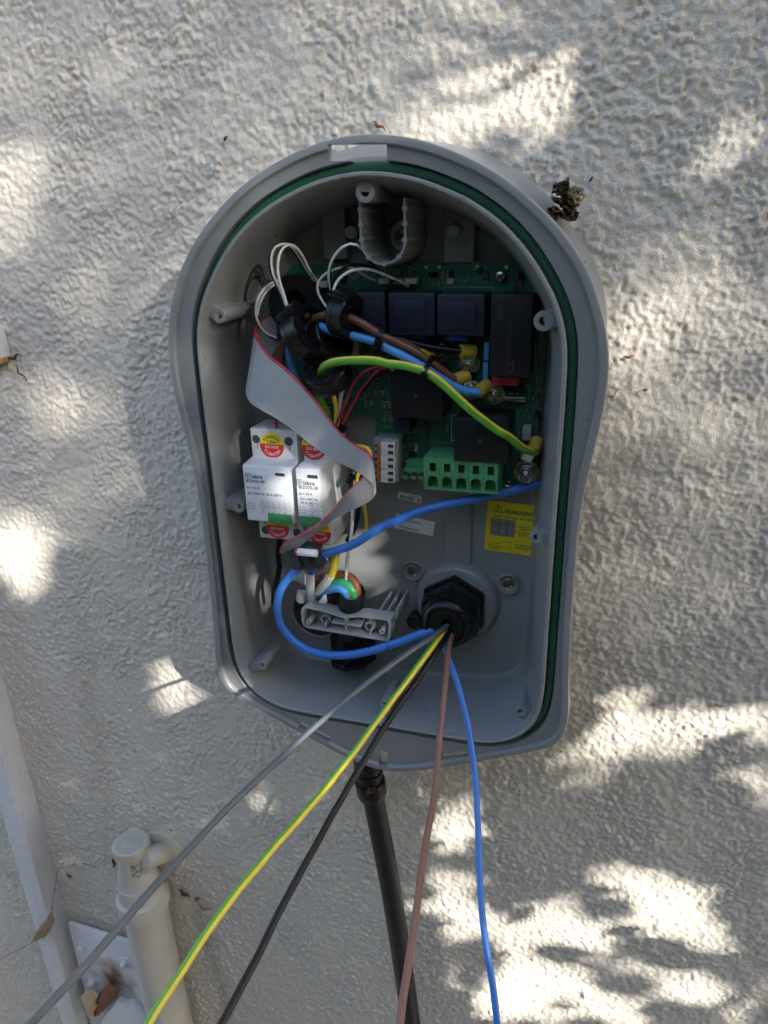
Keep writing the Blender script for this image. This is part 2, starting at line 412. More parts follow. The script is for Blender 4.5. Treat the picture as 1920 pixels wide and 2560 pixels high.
def wall_mat():
    m = bpy.data.materials.new('cream_stucco'); m.use_nodes = True; t = m.node_tree; N = t.nodes; L = t.links; p = N['Principled BSDF']
    p.inputs['Roughness'].default_value = .78; p.inputs['Specular IOR Level'].default_value = .3
    tc = N.new('ShaderNodeTexCoord')
    def noise(sc, det=6, d=.6):
        n = N.new('ShaderNodeTexNoise'); n.inputs['Scale'].default_value = sc; n.inputs['Detail'].default_value = det; n.inputs['Roughness'].default_value = d
        L.new(tc.outputs['Object'], n.inputs['Vector']); return n.outputs[0]
    def mix(f, a, b):
        x = N.new('ShaderNodeMix'); x.data_type = 'RGBA'
        if isinstance(f, float): x.inputs[0].default_value = f
        else: L.new(f, x.inputs[0])
        for s_, v in ((6, a), (7, b)):
            if isinstance(v, tuple): x.inputs[s_].default_value = (*v, 1)
            else: L.new(v, x.inputs[s_])
        return x.outputs[2]
    def ramp(f, a, b, v=1.):
        r = N.new('ShaderNodeMapRange'); r.inputs[1].default_value = a; r.inputs[2].default_value = b; r.inputs[4].default_value = v
        L.new(f, r.inputs[0]); return r.outputs[0]
    base = mix(noise(5.), (.585, .535, .464), (.665, .62, .552))
    base = mix(ramp(noise(2.2, 3), .52, .75, .35), base, (.50, .47, .42))          # broad weathering
    base = mix(ramp(noise(3.1, 4), .60, .75, .30), base, (.49, .50, .40))          # faint algae
    base = mix(ramp(noise(420., 3), .70, .80, .35), base, (.34, .31, .27))         # specks
    # brown drip streak; beside the pipe, grime plus its soft shadow painted in; each with its own ragged outline
    sx = N.new('ShaderNodeSeparateXYZ'); L.new(tc.outputs['Object'], sx.inputs[0])
    def mth(op, a, b=None, c=None):
        m_ = N.new('ShaderNodeMath'); m_.operation = op
        for i_, v_ in enumerate((a, b, c)):
            if v_ is None: continue
            if isinstance(v_, (int, float)): m_.inputs[i_].default_value = v_
            else: L.new(v_, m_.inputs[i_])
        return m_.outputs[0]
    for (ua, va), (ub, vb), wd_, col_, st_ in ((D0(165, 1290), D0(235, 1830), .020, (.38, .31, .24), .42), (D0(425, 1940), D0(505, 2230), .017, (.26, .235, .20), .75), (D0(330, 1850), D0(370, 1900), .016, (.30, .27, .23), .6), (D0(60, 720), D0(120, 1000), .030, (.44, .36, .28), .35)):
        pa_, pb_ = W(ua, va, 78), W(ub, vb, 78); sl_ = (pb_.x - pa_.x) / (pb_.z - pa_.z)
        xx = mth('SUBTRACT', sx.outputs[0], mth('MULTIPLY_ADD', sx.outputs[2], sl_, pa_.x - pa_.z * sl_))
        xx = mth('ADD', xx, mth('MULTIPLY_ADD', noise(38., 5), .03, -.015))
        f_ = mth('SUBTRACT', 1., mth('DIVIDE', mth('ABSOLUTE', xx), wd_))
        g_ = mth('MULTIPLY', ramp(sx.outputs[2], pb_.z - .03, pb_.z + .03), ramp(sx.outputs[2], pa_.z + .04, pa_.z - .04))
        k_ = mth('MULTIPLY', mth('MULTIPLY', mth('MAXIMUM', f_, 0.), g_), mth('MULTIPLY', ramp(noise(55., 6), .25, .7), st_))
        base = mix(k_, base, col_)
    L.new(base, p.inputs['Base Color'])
    bp = N.new('ShaderNodeBump'); bp.inputs['Strength'].default_value = .9; bp.inputs['Distance'].default_value = .0011
    L.new(noise(900., 6, .65), bp.inputs['Height']); L.new(bp.outputs[0], p.inputs['Normal'])
    return m
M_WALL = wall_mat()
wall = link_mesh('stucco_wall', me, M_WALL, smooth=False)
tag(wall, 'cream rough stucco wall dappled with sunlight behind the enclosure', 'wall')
MB().box((-6, .012, -.1), (6, .25, 3.2)).build('masonry', mat('masonry', (.4, .37, .33), .9), wall, smooth=False)

# ================================================================== ENCLOSURE
# half outlines in millimetres (x, height above the 1.40 m datum), mirrored
HALF_OUT = [(0, 48.9), (17, 47.6), (31, 44.8), (44, 40.8), (57, 35.6), (72, 28.2), (86, 19.0), (97, 10.0), (106, 1.8), (113, -6), (120, -15), (127, -26), (133, -40), (137.3, -53), (140, -66), (141.2, -80), (140.8, -94), (139, -110), (136.6, -127), (134.2, -143), (132.3, -160), (131.4, -180), (131.2, -222), (131.8, -258), (133, -290), (134.2, -311), (133.2, -323), (129.8, -333.5), (122.5, -341), (111, -346.5), (97, -353), (80, -360.6), (60, -369.2), (44, -376), (30, -381.5), (16, -385.8), (0, -387.8)]
HALF_INN = [(0, 28.7), (16, 27.4), (31, 24.2), (45, 19.2), (60, 12.4), (76, 1.8), (90, -11.6), (102, -28), (109.5, -41.5), (114, -54), (116.3, -68), (116.9, -90), (116.8, -125), (116.2, -170), (115.8, -255), (115.5, -295), (114.6, -307), (112, -317.5), (106, -328), (98, -335.5), (88, -340.8), (77, -343.6), (60, -344.4), (40, -344.5), (0, -344.5)]
HALF_BACK = [(0, 52.4), (24.7, 50.2), (43.4, 46.3), (64.6, 38.6), (80, 29.4), (98.2, 15.0), (113, -2.4), (121, -13.2), (128.5, -25), (133.6, -38), (136.8, -51), (137.7, -64), (136.2, -85), (131.5, -110), (127, -138), (124.6, -170), (124, -220), (124, -300), (121.5, -322), (113, -338), (99, -348), (80, -352), (40, -353), (0, -353)]
NL = 340
def smooth_closed(P, it=2):
    for _ in range(it): P = .25 * np.roll(P, 1, 0) + .5 * P + .25 * np.roll(P, -1, 0)
    return P
def outline(half):
    P = [(x, z) for x, z in half] + [(-x, z) for x, z in half[-2:0:-1]]
    P = [(x * .001, 0, z * .001 + OFF[2]) for x, z in P]; n = len(P)
    C = spline(P[-4:] + P + P[:4], .0008)[:, [0, 2]]
    # keep one turn: from the top point round to itself
    d = np.hypot(C[:, 0] - P[0][0], C[:, 1] - P[0][2]); i0 = int(np.argmin(d[:len(d) // 2])); i1 = len(d) // 2 + int(np.argmin(d[len(d) // 2:]))
    C = C[i0:i1 + 1]; L = np.r_[0, np.cumsum(np.linalg.norm(np.diff(C, axis=0), axis=1))]
    q = np.linspace(0, L[-1], NL, endpoint=False)
    return smooth_closed(np.stack([np.interp(q, L, C[:, k]) for k in range(2)], 1), 3)
LO, LI, LB = outline(HALF_OUT), outline(HALF_INN), outline(HALF_BACK)
def normals(L):
    T = np.roll(L, -1, 0) - np.roll(L, 1, 0); T /= np.linalg.norm(T, axis=1)[:, None]
    return np.stack([-T[:, 1], T[:, 0]], 1)                # outward for a clockwise loop
def off(L, d):
    n = normals(L); n = smooth_closed(n, 3); return L + n * (np.asarray(d) if np.ndim(d) == 0 else np.asarray(d)[:, None]) * .001
if (normals(LO)[0] @ np.array([0, 1.])) < 0:
    LO = np.roll(LO[::-1], 1, 0); LI = np.roll(LI[::-1], 1, 0); LB = np.roll(LB[::-1], 1, 0)
def loft(name, loops, m, parent, close=False, capfirst=False, caplast=False, ang=38):
    n = len(loops[0][0]); vs = []; fs = []
    for L, t in loops:
        vs += [Vector((p[0], YT(t if np.ndim(t) == 0 else t[i]), p[1])) for i, p in enumerate(L)]
    k = len(loops)
    for j in range(k if close else k - 1):
        q = (j + 1) % k
        fs += [(j * n + i, j * n + (i + 1) % n, q * n + (i + 1) % n, q * n + i) for i in range(n)]
    if capfirst: fs.append(tuple(range(n)))
    if caplast: fs.append(tuple(range((k - 1) * n, k * n)))
    return mk(name, vs, fs, m, parent, True, ang)
ENC = thing('charger_enclosure', 'open grey keyhole shaped plastic enclosure with green gasket on the stucco wall', 'enclosure', (0, 0, 1.01))
LG = off(LI, 7.6)
lean = np.clip(LI[:, 0] / .11, 0, 1) * 11 + np.clip((LI[:, 1] - 1.36) / .06, 0, 1) * 6 * (1 - np.clip(LI[:, 0] / .11, 0, 1))
back = LB
body_front = off(LI, 9.)
shell = loft('shell', [(off(back, -2), 76.5), (back, 73), (off(back, -.4), 66), (body_front * .45 + back * .55, 44), (body_front * .85 + back * .15, 20), (body_front, 10.5), (off(LI, 7.6), 9.2), (off(LI, 1.6), 9.2), (off(LI, 1.6), -.6), (off(LI, 1.0), -1.4), (off(LI, -.2), -1.5), (off(LI, -.9), -.9), (off(LI, -1.5), 3), (off(LI, -2.6 - lean * .45), 24), (off(LI, -3.8 - lean * .9), 50), (off(LI, -4.5 - lean * .97), 57), (off(LI, -5.6 - lean), 60.2), (off(LI, -7.2 - lean), 61.6), (off(LI, -10 - lean), 62)], M_PLASTIC, ENC, caplast=True, capfirst=True)
loft('gasket', [(off(LI, 1.7), 9.15), (off(LI, 1.9), 7.6), (off(LI, 3.0), 6.6), (off(LI, 5.0), 6.3), (off(LI, 6.6), 6.7), (off(LI, 7.4), 7.8), (off(LI, 7.5), 9.1)], M_GASKET, ENC)
flange = loft('flange', [(LG, 8.8), (LG, 3.0), (off(LG, .4), 2.6), (off(LO, -5.2), 2.6), (off(LO, -4.9), 2.2), (off(LO, -4.6), .5), (off(LO, -4.1), .05), (off(LO, -.9), 0), (off(LO, -.3), .25), (LO, .8), (off(LO, .4), 5.6), (off(LO, -.2), 6.0), (off(LO, -4.5), 6.0), (off(LG, 1.6), 6.0), (off(LG, 1.5), 8.8)], M_PLASTIC, ENC, close=True)
def cut(obj, boxes):
    """boxes: (centre, half sizes, angle in the wall plane)"""
    b = MB()
    for c, h, a in boxes:
        M = Matrix.Translation(c) @ Matrix.Rotation(-a, 4, 'Y')
        b.box((-h[0], -h[1], -h[2]), h, M)
    k = b.build('cutter', None, smooth=False, bevel=.0009, seg=3)
    md = obj.modifiers.new('cut', 'BOOLEAN'); md.operation = 'DIFFERENCE'; md.object = k; md.solver = 'EXACT'
    dg = bpy.context.evaluated_depsgraph_get(); me = bpy.data.meshes.new_from_object(obj.evaluated_get(dg))
    obj.modifiers.clear(); old = obj.data; obj.data = me; bpy.data.meshes.remove(old)
    me.shade_smooth(); me.set_sharp_from_angle(angle=math.radians(38))
    bpy.data.objects.remove(k)
def slot(p, q, half, t=3.):
    a, b = W(*p, t), W(*q, t); c = (a + b) / 2; c.y = YT(5); d = b - a
    return (c, (math.hypot(d.x, d.z) / 2, .012, half), math.atan2(d.z, d.x))
slots = [slot(Z('D', 712, 330), Z('D', 836, 330), .0043), slot(Z('s', 0, 0), Z('s', 1, 1), .001)][:1]
ZOOM['r4'] = (700, 1660, 300)
slots += [slot(Z('r4', 275, 825), Z('r4', 690, 1035), .0028), slot(Z('b2', 606, 1575), Z('b2', 800, 1550), .0024), slot(Z('K', 812, 230), Z('K', 818, 515), .0036)]
cut(flange, slots)

# screw bosses
def boss(u, v, t, r, length, tilt=(0, 0), hole=.0022):
    p = W(u, v, t); b = MB()
    b.lathe([(hole, .010), (hole, .0003), (hole + .0003, 0), (r - .0003, 0), (r, .0003), (r * 1.0, length * .4), (r * .72, length)], p, (tilt[0], 1, tilt[1]), 24)
    return b.build('screw_boss', M_PLASTIC, ENC)
for (u, v), r in (((912, 480), .0058), ((546.5, 790), .00471), ((1359, 803), .0057), ((595, 1267), .0047), ((1341.5, 1344), .0045), ((654, 1664), .0040), ((1302, 1780), .0044), ((962, 1762), .0040)):
    L = .052 if r == .0058 else .042 if r == .00471 else (.030 if v > 1600 or u < 700 else .018); hole = .0026 if r > .0055 else .002
    tilt = (0, 0)
    o = boss(u, v, 6, r, L, tilt, hole)
    p = W(u, v, 6)
    # web that ties the boss to the side wall
    i = int(np.argmin(np.hypot(LI[:, 0] - p.x, LI[:, 1] - p.z))); e = Vector((LI[i, 0], p.y, LI[i, 1])); d = (e - p); d.y = 0; ln = d.length; d.normalize(); n = Vector((-d.z, 0, d.x)) * r * .86
    y0, y1 = YT(6.6), YT(6 + L * 1000)
    a = Vector((p.x, y0, p.z)); ex = d * max(ln, .002)
    MB().prism([a + n, a - n, a - n + ex, a + n + ex], (0, y1 - y0, 0)).build('boss_web', M_PLASTIC, ENC, bevel=.0006)

# U-shaped rib with beads, fixing screw behind it
ucurve = [(178, 250), (181, 385), (188, 560), (198, 735), (225, 860), (280, 940), (365, 1000), (460, 1012), (555, 990), (630, 930), (685, 840), (703, 730), (700, 550), (695, 370), (694, 250)]
up = spline([tuple(ZW('U', x, y, 14)) for x, y in ucurve], .0015)
vs = []; fs = []
T = np.gradient(up, axis=0); T /= np.linalg.norm(T, axis=1)[:, None]; Nn = np.stack([-T[:, 2], T[:, 1] * 0, T[:, 0]], 1) * .00065
for i in range(len(up)):
    a, b = up[i] + Nn[i], up[i] - Nn[i]
    a2, b2 = up[i] + Nn[i] * 2, up[i] - Nn[i] * 2
    vs += [a, b, (b2[0], YT(61.5), b2[2]), (a2[0], YT(61.5), a2[2])]
for i in range(len(up) - 1):
    o = i * 4
    fs += [(o + j, o + (j + 1) % 4, o + 4 + (j + 1) % 4, o + 4 + j) for j in range(4)]
mk('curved_rib', vs, fs, M_PLASTIC, ENC)
for x, y in ((185, 385), (192, 562), (199, 738), (281, 940), (460, 1010), (630, 930), (703, 730), (700, 550), (695, 370)):
    p = ZW('U', x, y, 13.6); MB().cyl(p, (p.x, YT(60), p.z), .0016, .0022, 14).build('rib_bead', M_PLASTIC, ENC)
for x, y in ((75, 650), (1255, 630)):
    p = ZW('U', x, y, 44); MB().lathe([(.0001, 0), (.0036, 0), (.0041, .0005), (.0045, .018)], p, (0, 1, 0), 20).build('locating_post', M_PLASTIC, ENC)
def screw(name, p, r, parent, axis=(0, -1, 0), m=None, cross=True, washer=0.):
    ax = Vector(axis).normalized(); b = MB(); p = Vector(p)
    if washer: b.lathe([(r * .5, 0), (washer, 0), (washer, .0007), (r * .5, .0008)], p, ax, 28)
    b.lathe([(r, 0), (r, r * .35), (r * .82, r * .68), (r * .4, r * .82), (.00001, r * .85)], p, ax, 22)
    o = b.build(name, m or M_STEEL, parent)
    if cross:
        e = Vector((.8, 0, .6)); e = (e - ax * e.dot(ax)).normalized(); g = ax.cross(e); q = p + ax * r * .66
        c = MB()
        for u_, v_ in ((e, g), (g, e)):
            c.prism([q + u_ * r * .48 + v_ * r * .11, q + u_ * r * .48 - v_ * r * .11, q - u_ * r * .48 - v_ * r * .11, q - u_ * r * .48 + v_ * r * .11], ax * r * .24)
        c.build('drive_recess', M_DARK, o, smooth=False)
    return o
p = ZW('U', 690, 690, 57); screw('fixing_screw', p, .0055, ENC, washer=.0092)
# relief on the floor: raised panels and channels
def floor_pad(k, a, b, h, name='floor_pad', bev=.0011): return zbox(name, k, a, b, 62 - h, 63.5, M_PLASTIC, ENC, bevel=bev, seg=3)
floor_pad('U', (1150, 240), (1500, 1000), 9)
floor_pad('U', (-250, 330), (20, 960), 9)
floor_pad('c6', (690, 860), (925, 1420), 2.2, bev=.0016)
# collar round the gland opening
GC = W(1143, 1500, 62); GC.y = YT(62)
MB().lathe([(.0335, .0), (.0318, .0045), (.0300, .0074), (.0275, .0085), (.0150, .0085)], GC, (0, -1, 0), 56).build('gland_collar', M_PLASTIC, ENC, ang=60)
for x, y, kk in ((440, 1415, 'c6'), (1230, 1525, 'c6')):
    p = ZW(kk, x, y, 60)
    MB().lathe([(.0086, -.0025), (.0082, .0012), (.0076, .0016), (.0068, .0008), (.0060, -.0002), (.0001, -.0004)], p, (0, -1, 0), 36).build('screw_seat', M_PLASTIC, ENC, ang=50)
    screw('floor_screw', p, .0044, ENC, washer=.0058)
p = ZW('c6', 1240, 800, 61); MB().lathe([(.0016, -.001), (.0014, .0012), (.0001, .0016)], p, (0, -1, 0), 12).build('moulding_pip', M_PLASTIC, ENC)
# second round opening at lower left (cable entry)
p = ZW('b1', 900, 640, 61.2)
MB().lathe([(.0240, -.001), (.0232, .0012), (.0218, .0014), (.0206, .0006), (.0204, -.004)], p, (0, -1, 0), 48).build('cable_entry_collar', M_PLASTIC, ENC, ang=60)
MB().lathe([(.0203, 0), (.0001, .0001)], p + Vector((0, -.0002, 0)), (0, -1, 0), 40).build('cable_entry_opening', M_DARK, ENC)

# stickers on the floor
def sticker(name, q, t, m, parent, label=None, th=.00015, rad=.0012):
    """q: four pixel corners TL TR BR BL; a parallelogram with rounded corners"""
    P = [W(u, v, t) for u, v in q]
    o = P[3]; ex = ((P[1] - P[0]) + (P[2] - P[3])) / 2; ez = ((P[0] - P[3]) + (P[1] - P[2])) / 2
    o = (P[0] + P[1] + P[2] + P[3]) / 4 - ex / 2 - ez / 2
    wd, ht = ex.length, ez.length; exn = ex.normalized(); ezn = ez - exn * ez.dot(exn); ezn.normalize()
    pts = []
    for cx, cy, a0 in ((wd - rad, ht - rad, 0), (rad, ht - rad, 90), (rad, rad, 180), (wd - rad, rad, 270)):
        for k in range(5):
            a = math.radians(a0 + k * 22.5); pts.append(o + exn * (cx + rad * math.cos(a)) + ezn * (cy + rad * math.sin(a)))
    b = MB().prism(pts, Vector((0, -th, 0)))
    ob = b.build(name, m, parent, smooth=False)
    if label: ob['label'] = label
    return ob, o + Vector((0, -th, 0)), exn, ezn, wd, ht
ws, o, ex, ez, wd, ht = sticker('warning_sticker', [Z('c6', 1055, 828), Z('c6', 1455, 873), Z('c6', 1416, 1295), Z('c6', 1033, 1240)], 61.2, M_WYEL, ENC, 'yellow warning sticker with black lettering')
k = ht
ik = Ink(o, ex, ez)
ik.text('WARNING!', wd * .36, ht * .775, k * .118, True)
ik.text('ONLY INSTALL AS SHOWN', wd * .155, ht * .685, k * .066, True)
for a, b in (((.13, .79), (.23, .93)), ((.23, .93), (.33, .79)), ((.33, .79), (.13, .79))): ik.line(wd * a[0], ht * a[1], wd * b[0], ht * b[1], k * .013)
for a, b in (((.25, .895), (.21, .845)), ((.21, .845), (.245, .85)), ((.245, .85), (.215, .80))): ik.line(wd * a[0], ht * a[1], wd * b[0], ht * b[1], k * .011)
ik.text('RELEASE', wd * .70, ht * .535, k * .050, True); ik.text('LEVER', wd * .70, ht * .485, k * .050, True)
ik.text('CONDUCTOR', wd * .70, ht * .415, k * .050, True); ik.text('ENTRY', wd * .70, ht * .362, k * .050, True)
ik.text('CONDUCTOR', wd * .64, ht * .165, k * .048, True); ik.text('STRIP LENGTH', wd * .64, ht * .105, k * .048, True)
ik.line(wd * .63, ht * .56, wd * .69, ht * .555, k * .009); ik.line(wd * .63, ht * .44, wd * .69, ht * .435, k * .009)
for i in range(3):
    x0 = wd * (.105 + .172 * i); x1 = x0 + wd * .165
    ik.frame(x0, ht * .33, x1, ht * .655, k * .008); ik.frame(x0 + wd * .035, ht * .52, x1 - wd * .035, ht * .60, k * .007); ik.frame(x0 + wd * .055, ht * .535, x1 - wd * .055, ht * .585, k * .005)
    pv = None
    for j in range(9):
        a = PI * j / 8; q = ((x0 + x1) / 2 + wd * .06 * math.cos(a), ht * .43 + ht * .05 * math.sin(a))
        if pv: ik.line(*pv, *q, k * .007)
        pv = q
    ik.line(x0 + wd * .02, ht * .40, x1 - wd * .02, ht * .40, k * .007); ik.line(x0 + wd * .02, ht * .37, x1 - wd * .02, ht * .37, k * .007)
ik.frame(wd * .10, ht * .12, wd * .33, ht * .17, k * .006); ik.frame(wd * .33, ht * .09, wd * .56, ht * .215, k * .006); ik.frame(wd * .10, ht * .05, wd * .33, ht * .115, k * .005)
ik.text('18mm', wd * .17, ht * .062, k * .04, True)
ik.print('lettering', M_INK, ws)
gk = Ink(o, ex, ez, .00006)
for i in range(3):
    x0 = wd * (.105 + .172 * i); gk.rect(x0, ht * .33, x0 + wd * .165, ht * .655)
gk.print('printed_terminal_picture', mat('print_grey', (.20, .20, .20), .6), ws)
l1, o, ex, ez, wd, ht = sticker('serial_label', [Z('c6', 318, 757), Z('c6', 512, 797), Z('c6', 505, 857), Z('c6', 312, 815)], 61.7, M_LABEL, ENC, 'small white label with upside down serial number', rad=.0008)
ik = Ink(o, ex, ez)
ik.text('N22D0R08Y1418', wd * .90, ht * .80, ht * .20, True, 'LEFT', PI)
x = .13
for i in range(26):
    b_ = random.choice((.008, .012, .02)); ik.rect(wd * x, ht * .12, wd * (x + b_), ht * .58); x += b_ + random.choice((.008, .014))
ik.rect(wd * .13, ht * .12, wd * .18, ht * .60); ik.rect(wd * .86, ht * .12, wd * .93, ht * .55)
ik.print('lettering', M_INK, l1)
l2, o, ex, ez, wd, ht = sticker('part_number_label', [Z('c6', 300, 940), Z('c6', 622, 1012), Z('c6', 605, 1132), Z('c6', 283, 1057)], 61.7, M_LABEL, ENC, 'larger white label with printed part number')
ik = Ink(o, ex, ez)
ik.text('EV41-2H22TW-G', wd * .12, ht * .62, ht * .19, True); ik.text('T250582071B14', wd * .12, ht * .10, ht * .19, True)
ik.print('lettering', M_INK, l2)

# ================================================================== CIRCUIT BOARD
PCB = thing('circuit_board', 'dark green circuit board with black relays and transformers inside the enclosure', 'circuit board', (0, YT(56), 1.2))
TP = 54.
poly = [Z('c3', 640, 380), Z('c2', 1000, 860), (1330, 652), (1345, 760), (1345, 1221), Z('c6', 1200, 735), Z('c6', 1130, 690), Z('c6', 330, 662), Z('c6', 128, 640), Z('c6', 128, 118), Z('c5', 1180, 215), (700, 1030), (700, 740), Z('c3', 570, 500)]
poly3 = [W(u, v, TP) for u, v in poly]
MB().prism(poly3, (0, .0016, 0)).build('board', M_PCB, PCB, smooth=False)
def transformer(fx0, fy0, fx1, fy1, ix0, iy0, ix1, iy1):
    o, _ = zbox('transformer', 'c4', (fx0, fy0), (fx1, fy1), 30, TP - .2, M_NAVY, PCB, bevel=.0012)
    zbox('raised_cap', 'c4', (ix0, iy0), (ix1, iy1), 28.6, 30.4, M_NAVY, o, bevel=.0004)
transformer(40, 195, 478, 602, 90, 268, 386, 535); transformer(500, 205, 950, 602, 552, 278, 866, 545); transformer(-390, 190, 12, 590, -330, 262, -30, 525)
ps, e = zbox('power_module', 'c4', (1002, 215), (1388, 990), 27, TP - .2, M_RELAY, PCB, bevel=.0006)
pk = Ink(Vector((e[1], YT(27), e[2])), (0, 0, 1), (-1, 0, 0))
hw = e[3] - e[2]; hx = e[1] - e[0]
pk.text('IRM-20', hw * .70, hx * .70, hx * .22); pk.text('INPUT 100-240V~', hw * .26, hx * .48, hx * .13); pk.text('CE', hw * .04, hx * .40, hx * .28)
pk.print('embossed_lettering', mat('faint_print', (.035, .034, .036), .5), ps)
zbox('film_capacitor', 'c4', (1015, 990), (1268, 1072), 38, TP - .2, M_REDCAP, PCB, bevel=.0006)
zbox('film_capacitor', 'c4', (942, 662), (988, 835), 40, TP - .2, M_BLUECAP, PCB); zbox('film_capacitor', 'c4', (932, 852), (982, 1026), 40, TP - .2, M_BLUECAP, PCB)
for x0, x1, y in ((165, 392, 620), (550, 802, 630)):
    a, b = ZW('c4', x0, y, 40), ZW('c4', x1, y, 40); c = (a + b) / 2; r = (b.x - a.x) / 2
    MB().lathe([(.0001, -.0026), (r * .8, -.0024), (r * .97, -.0013), (r, 0), (r * .97, .0013), (r * .8, .0024), (.0001, .0026)], c + Vector((0, .003, 0)), (0, .25, 1), 28).build('varistor', M_VAR, PCB, ang=60)
r1, e = zbox('relay', 'c4', (62, 960), (548, 1378), 26, TP - .2, M_RELAY, PCB, bevel=.0007)
p = ZW('c4', 302, 1170, 26); MB().lathe([(.0015, .0002), (.0011, .0003), (.0009, -.0001), (.0001, -.0002)], p, (0, -1, 0), 16).build('vent_dimple', mat('relay_dimple', (.03, .028, .028), .5), r1)
zbox('relay_socket', 'c4', (85, 1372), (240, 1512), 36, TP - .2, M_NAVY, PCB)
r2, e = zbox('relay', 'c6', (780, 155), (1226, 520), 24, TP - .2, M_RELAY, PCB, bevel=.0007)
p = ZW('c6', 995, 340, 24); MB().lathe([(.0015, .0002), (.0011, .0003), (.0009, -.0001), (.0001, -.0002)], p, (0, -1, 0), 16).build('vent_dimple', MATS['relay_dimple'], r2)
# five way green terminal block
tb = thing('x', None, None); bpy.data.objects.remove(tb)
A, B = ZW('c6', 527, 600, 26), ZW('c6', 1145, 655, 26); zt, zb_ = ZW('c6', 835, 492, 26).z, ZW('c6', 835, 762, 26).z
tx0, tx1 = A.x, B.x
base = MB().box((tx0, YT(34), zb_ + .0006), (tx1, YT(TP - .2), zt)).build('terminal_block', M_TERM, PCB, bevel=.0004)
pw = (tx1 - tx0 - .0016) / 5
MB().box((tx0, YT(26), zb_), (tx0 + .0014, YT(34.2), zt)).build('end_plate', M_TERM, base, bevel=.0003)
def terminal_way(x0, x1):
    H = zt - zb_; g = .00012; b = MB()
    x0 += g; x1 -= g; w_ = x1 - x0; m_ = w_ * .13; yf, yb = YT(26), YT(34.2)
    # frame pieces around a square lever window and an arched conductor entry
    zs0, zs1 = zb_ + H * .58, zb_ + H * .83
    za = zb_ + H * .06; zc = zb_ + H * .30; ra = (w_ - 2 * m_) / 2; xc = (x0 + x1) / 2
    b.box((x0, yf, zs1), (x1, yb, zt)); b.box((x0, yf, zs0), (x0 + w_ * .27, yb, zs1)); b.box((x1 - w_ * .27, yf, zs0), (x1, yb, zs1))
    b.box((x0, yf, zb_), (x1, yb, za))
    # arch
    n = 12; pts = [(xc + ra * math.cos(PI * i / n), zc + ra * .9 * math.sin(PI * i / n)) for i in range(n + 1)]
    top = zs0
    for i in range(n):
        (xa, zA), (xb, zB) = pts[i], pts[i + 1]
        b.add([(xa, yf, zA), (xb, yf, zB), (xb, yf, top), (xa, yf, top), (xa, yb, zA), (xb, yb, zB), (xb, yb, top), (xa, yb, top)], [(0, 1, 2, 3), (0, 1, 5, 4)])
    b.box((x0, yf, za), (x0 + m_, yb, top)); b.box((x1 - m_, yf, za), (x1, yb, top))
    return b.build('terminal_way', M_TERM, base, smooth=False)
for i in range(5):
    x0 = tx0 + .0015 + pw * i; way = terminal_way(x0, x0 + pw)
    MB().box((x0 + pw * .3, YT(31), zb_ + (zt - zb_) * .60), (x0 + pw * .7, YT(33.8), zb_ + (zt - zb_) * .76)).build('release_lever', mat('terminal_lever_green', (.04, .16, .07), .5), base, bevel=.0003)
# small green connector with three screws
sc, e = zbox('small_connector', 'c6', (360, 575), (535, 650), 40, TP - .2, M_TERM, PCB)
zbox('connector_top', 'c6', (385, 505), (540, 578), 46, TP - .3, M_TERM, sc)
for x, y in ((378, 622), (447, 626), (513, 632)):
    p = ZW('c6', x, y, 38.6); MB().lathe([(.0034, .006), (.0034, 0), (.0026, 0), (.0025, .0012)], p, (0, 1, 0), 22).build('screw_tube', M_TERM, sc)
    screw('terminal_screw', p + Vector((0, .0016, 0)), .0023, sc)
# white lever connector with orange levers
wc = MB().box((ZW('c6', 122, 500, 40).x, YT(40), ZW('c6', 220, 672, 40).z), (ZW('c6', 318, 500, 40).x, YT(TP - .2), ZW('c6', 220, 318, 40).z)).build('lever_connector', M_PLASTIC2, PCB, bevel=.0004)
M_WCON = mat('white_connector_plastic', (.60, .60, .58), .42)
for i in range(3):
    y0 = 350 + i * 113
    zbox('connector_housing', 'c6', (170, y0), (288, y0 + 110), 34, 40.2, M_WCON, wc, bevel=.0003)
    for j in range(2):
        yy = y0 + 14 + j * 54
        zbox('wire_entry', 'c6', (232, yy + 6), (276, yy + 32), 33.85, 34.5, M_DARK, wc, bevel=.0)
        zbox('orange_lever', 'c6', (142, yy - 6), (168, yy + 38), 35, 40.2, M_ORANGE, wc, bevel=.0003)
        zbox('test_slot', 'c6', (124, yy + 4), (140, yy + 26), 39.8, 40.5, M_DARK, wc, bevel=0)
zbox('lever_connector_rear', 'J', (930, 1210), (1245, 1640), 45, TP - .2, M_PLASTIC2, PCB); zbox('orange_lever', 'J', (1110, 1375), (1165, 1440), 43, 46, M_ORANGE, PCB)
# silver parts along the lower right
zbox('regulator_heatsink', 'c4', (1115, 1180), (1335, 1222), 44, 47, M_STEEL, PCB, bevel=.0003); zbox('regulator_body', 'c4', (1140, 1075), (1310, 1182), 47, TP - .2, M_NAVY, PCB)
for x in (1195, 1255): zbox('regulator_lead', 'c4', (x - 12, 1138), (x + 14, 1152), 46.6, 47.2, mat('copper', (.6, .3, .18), .35, 1.), PCB, bevel=0)
zbox('ceramic_resistor', 'c6', (1345, 215), (1418, 336), 48, TP - .2, M_CERAM, PCB)
for y in (212, 268): zbox('resistor_lead', 'c6', (1322, y), (1446, y + 7), 52.8, 53.6, M_TIN, PCB, bevel=0)
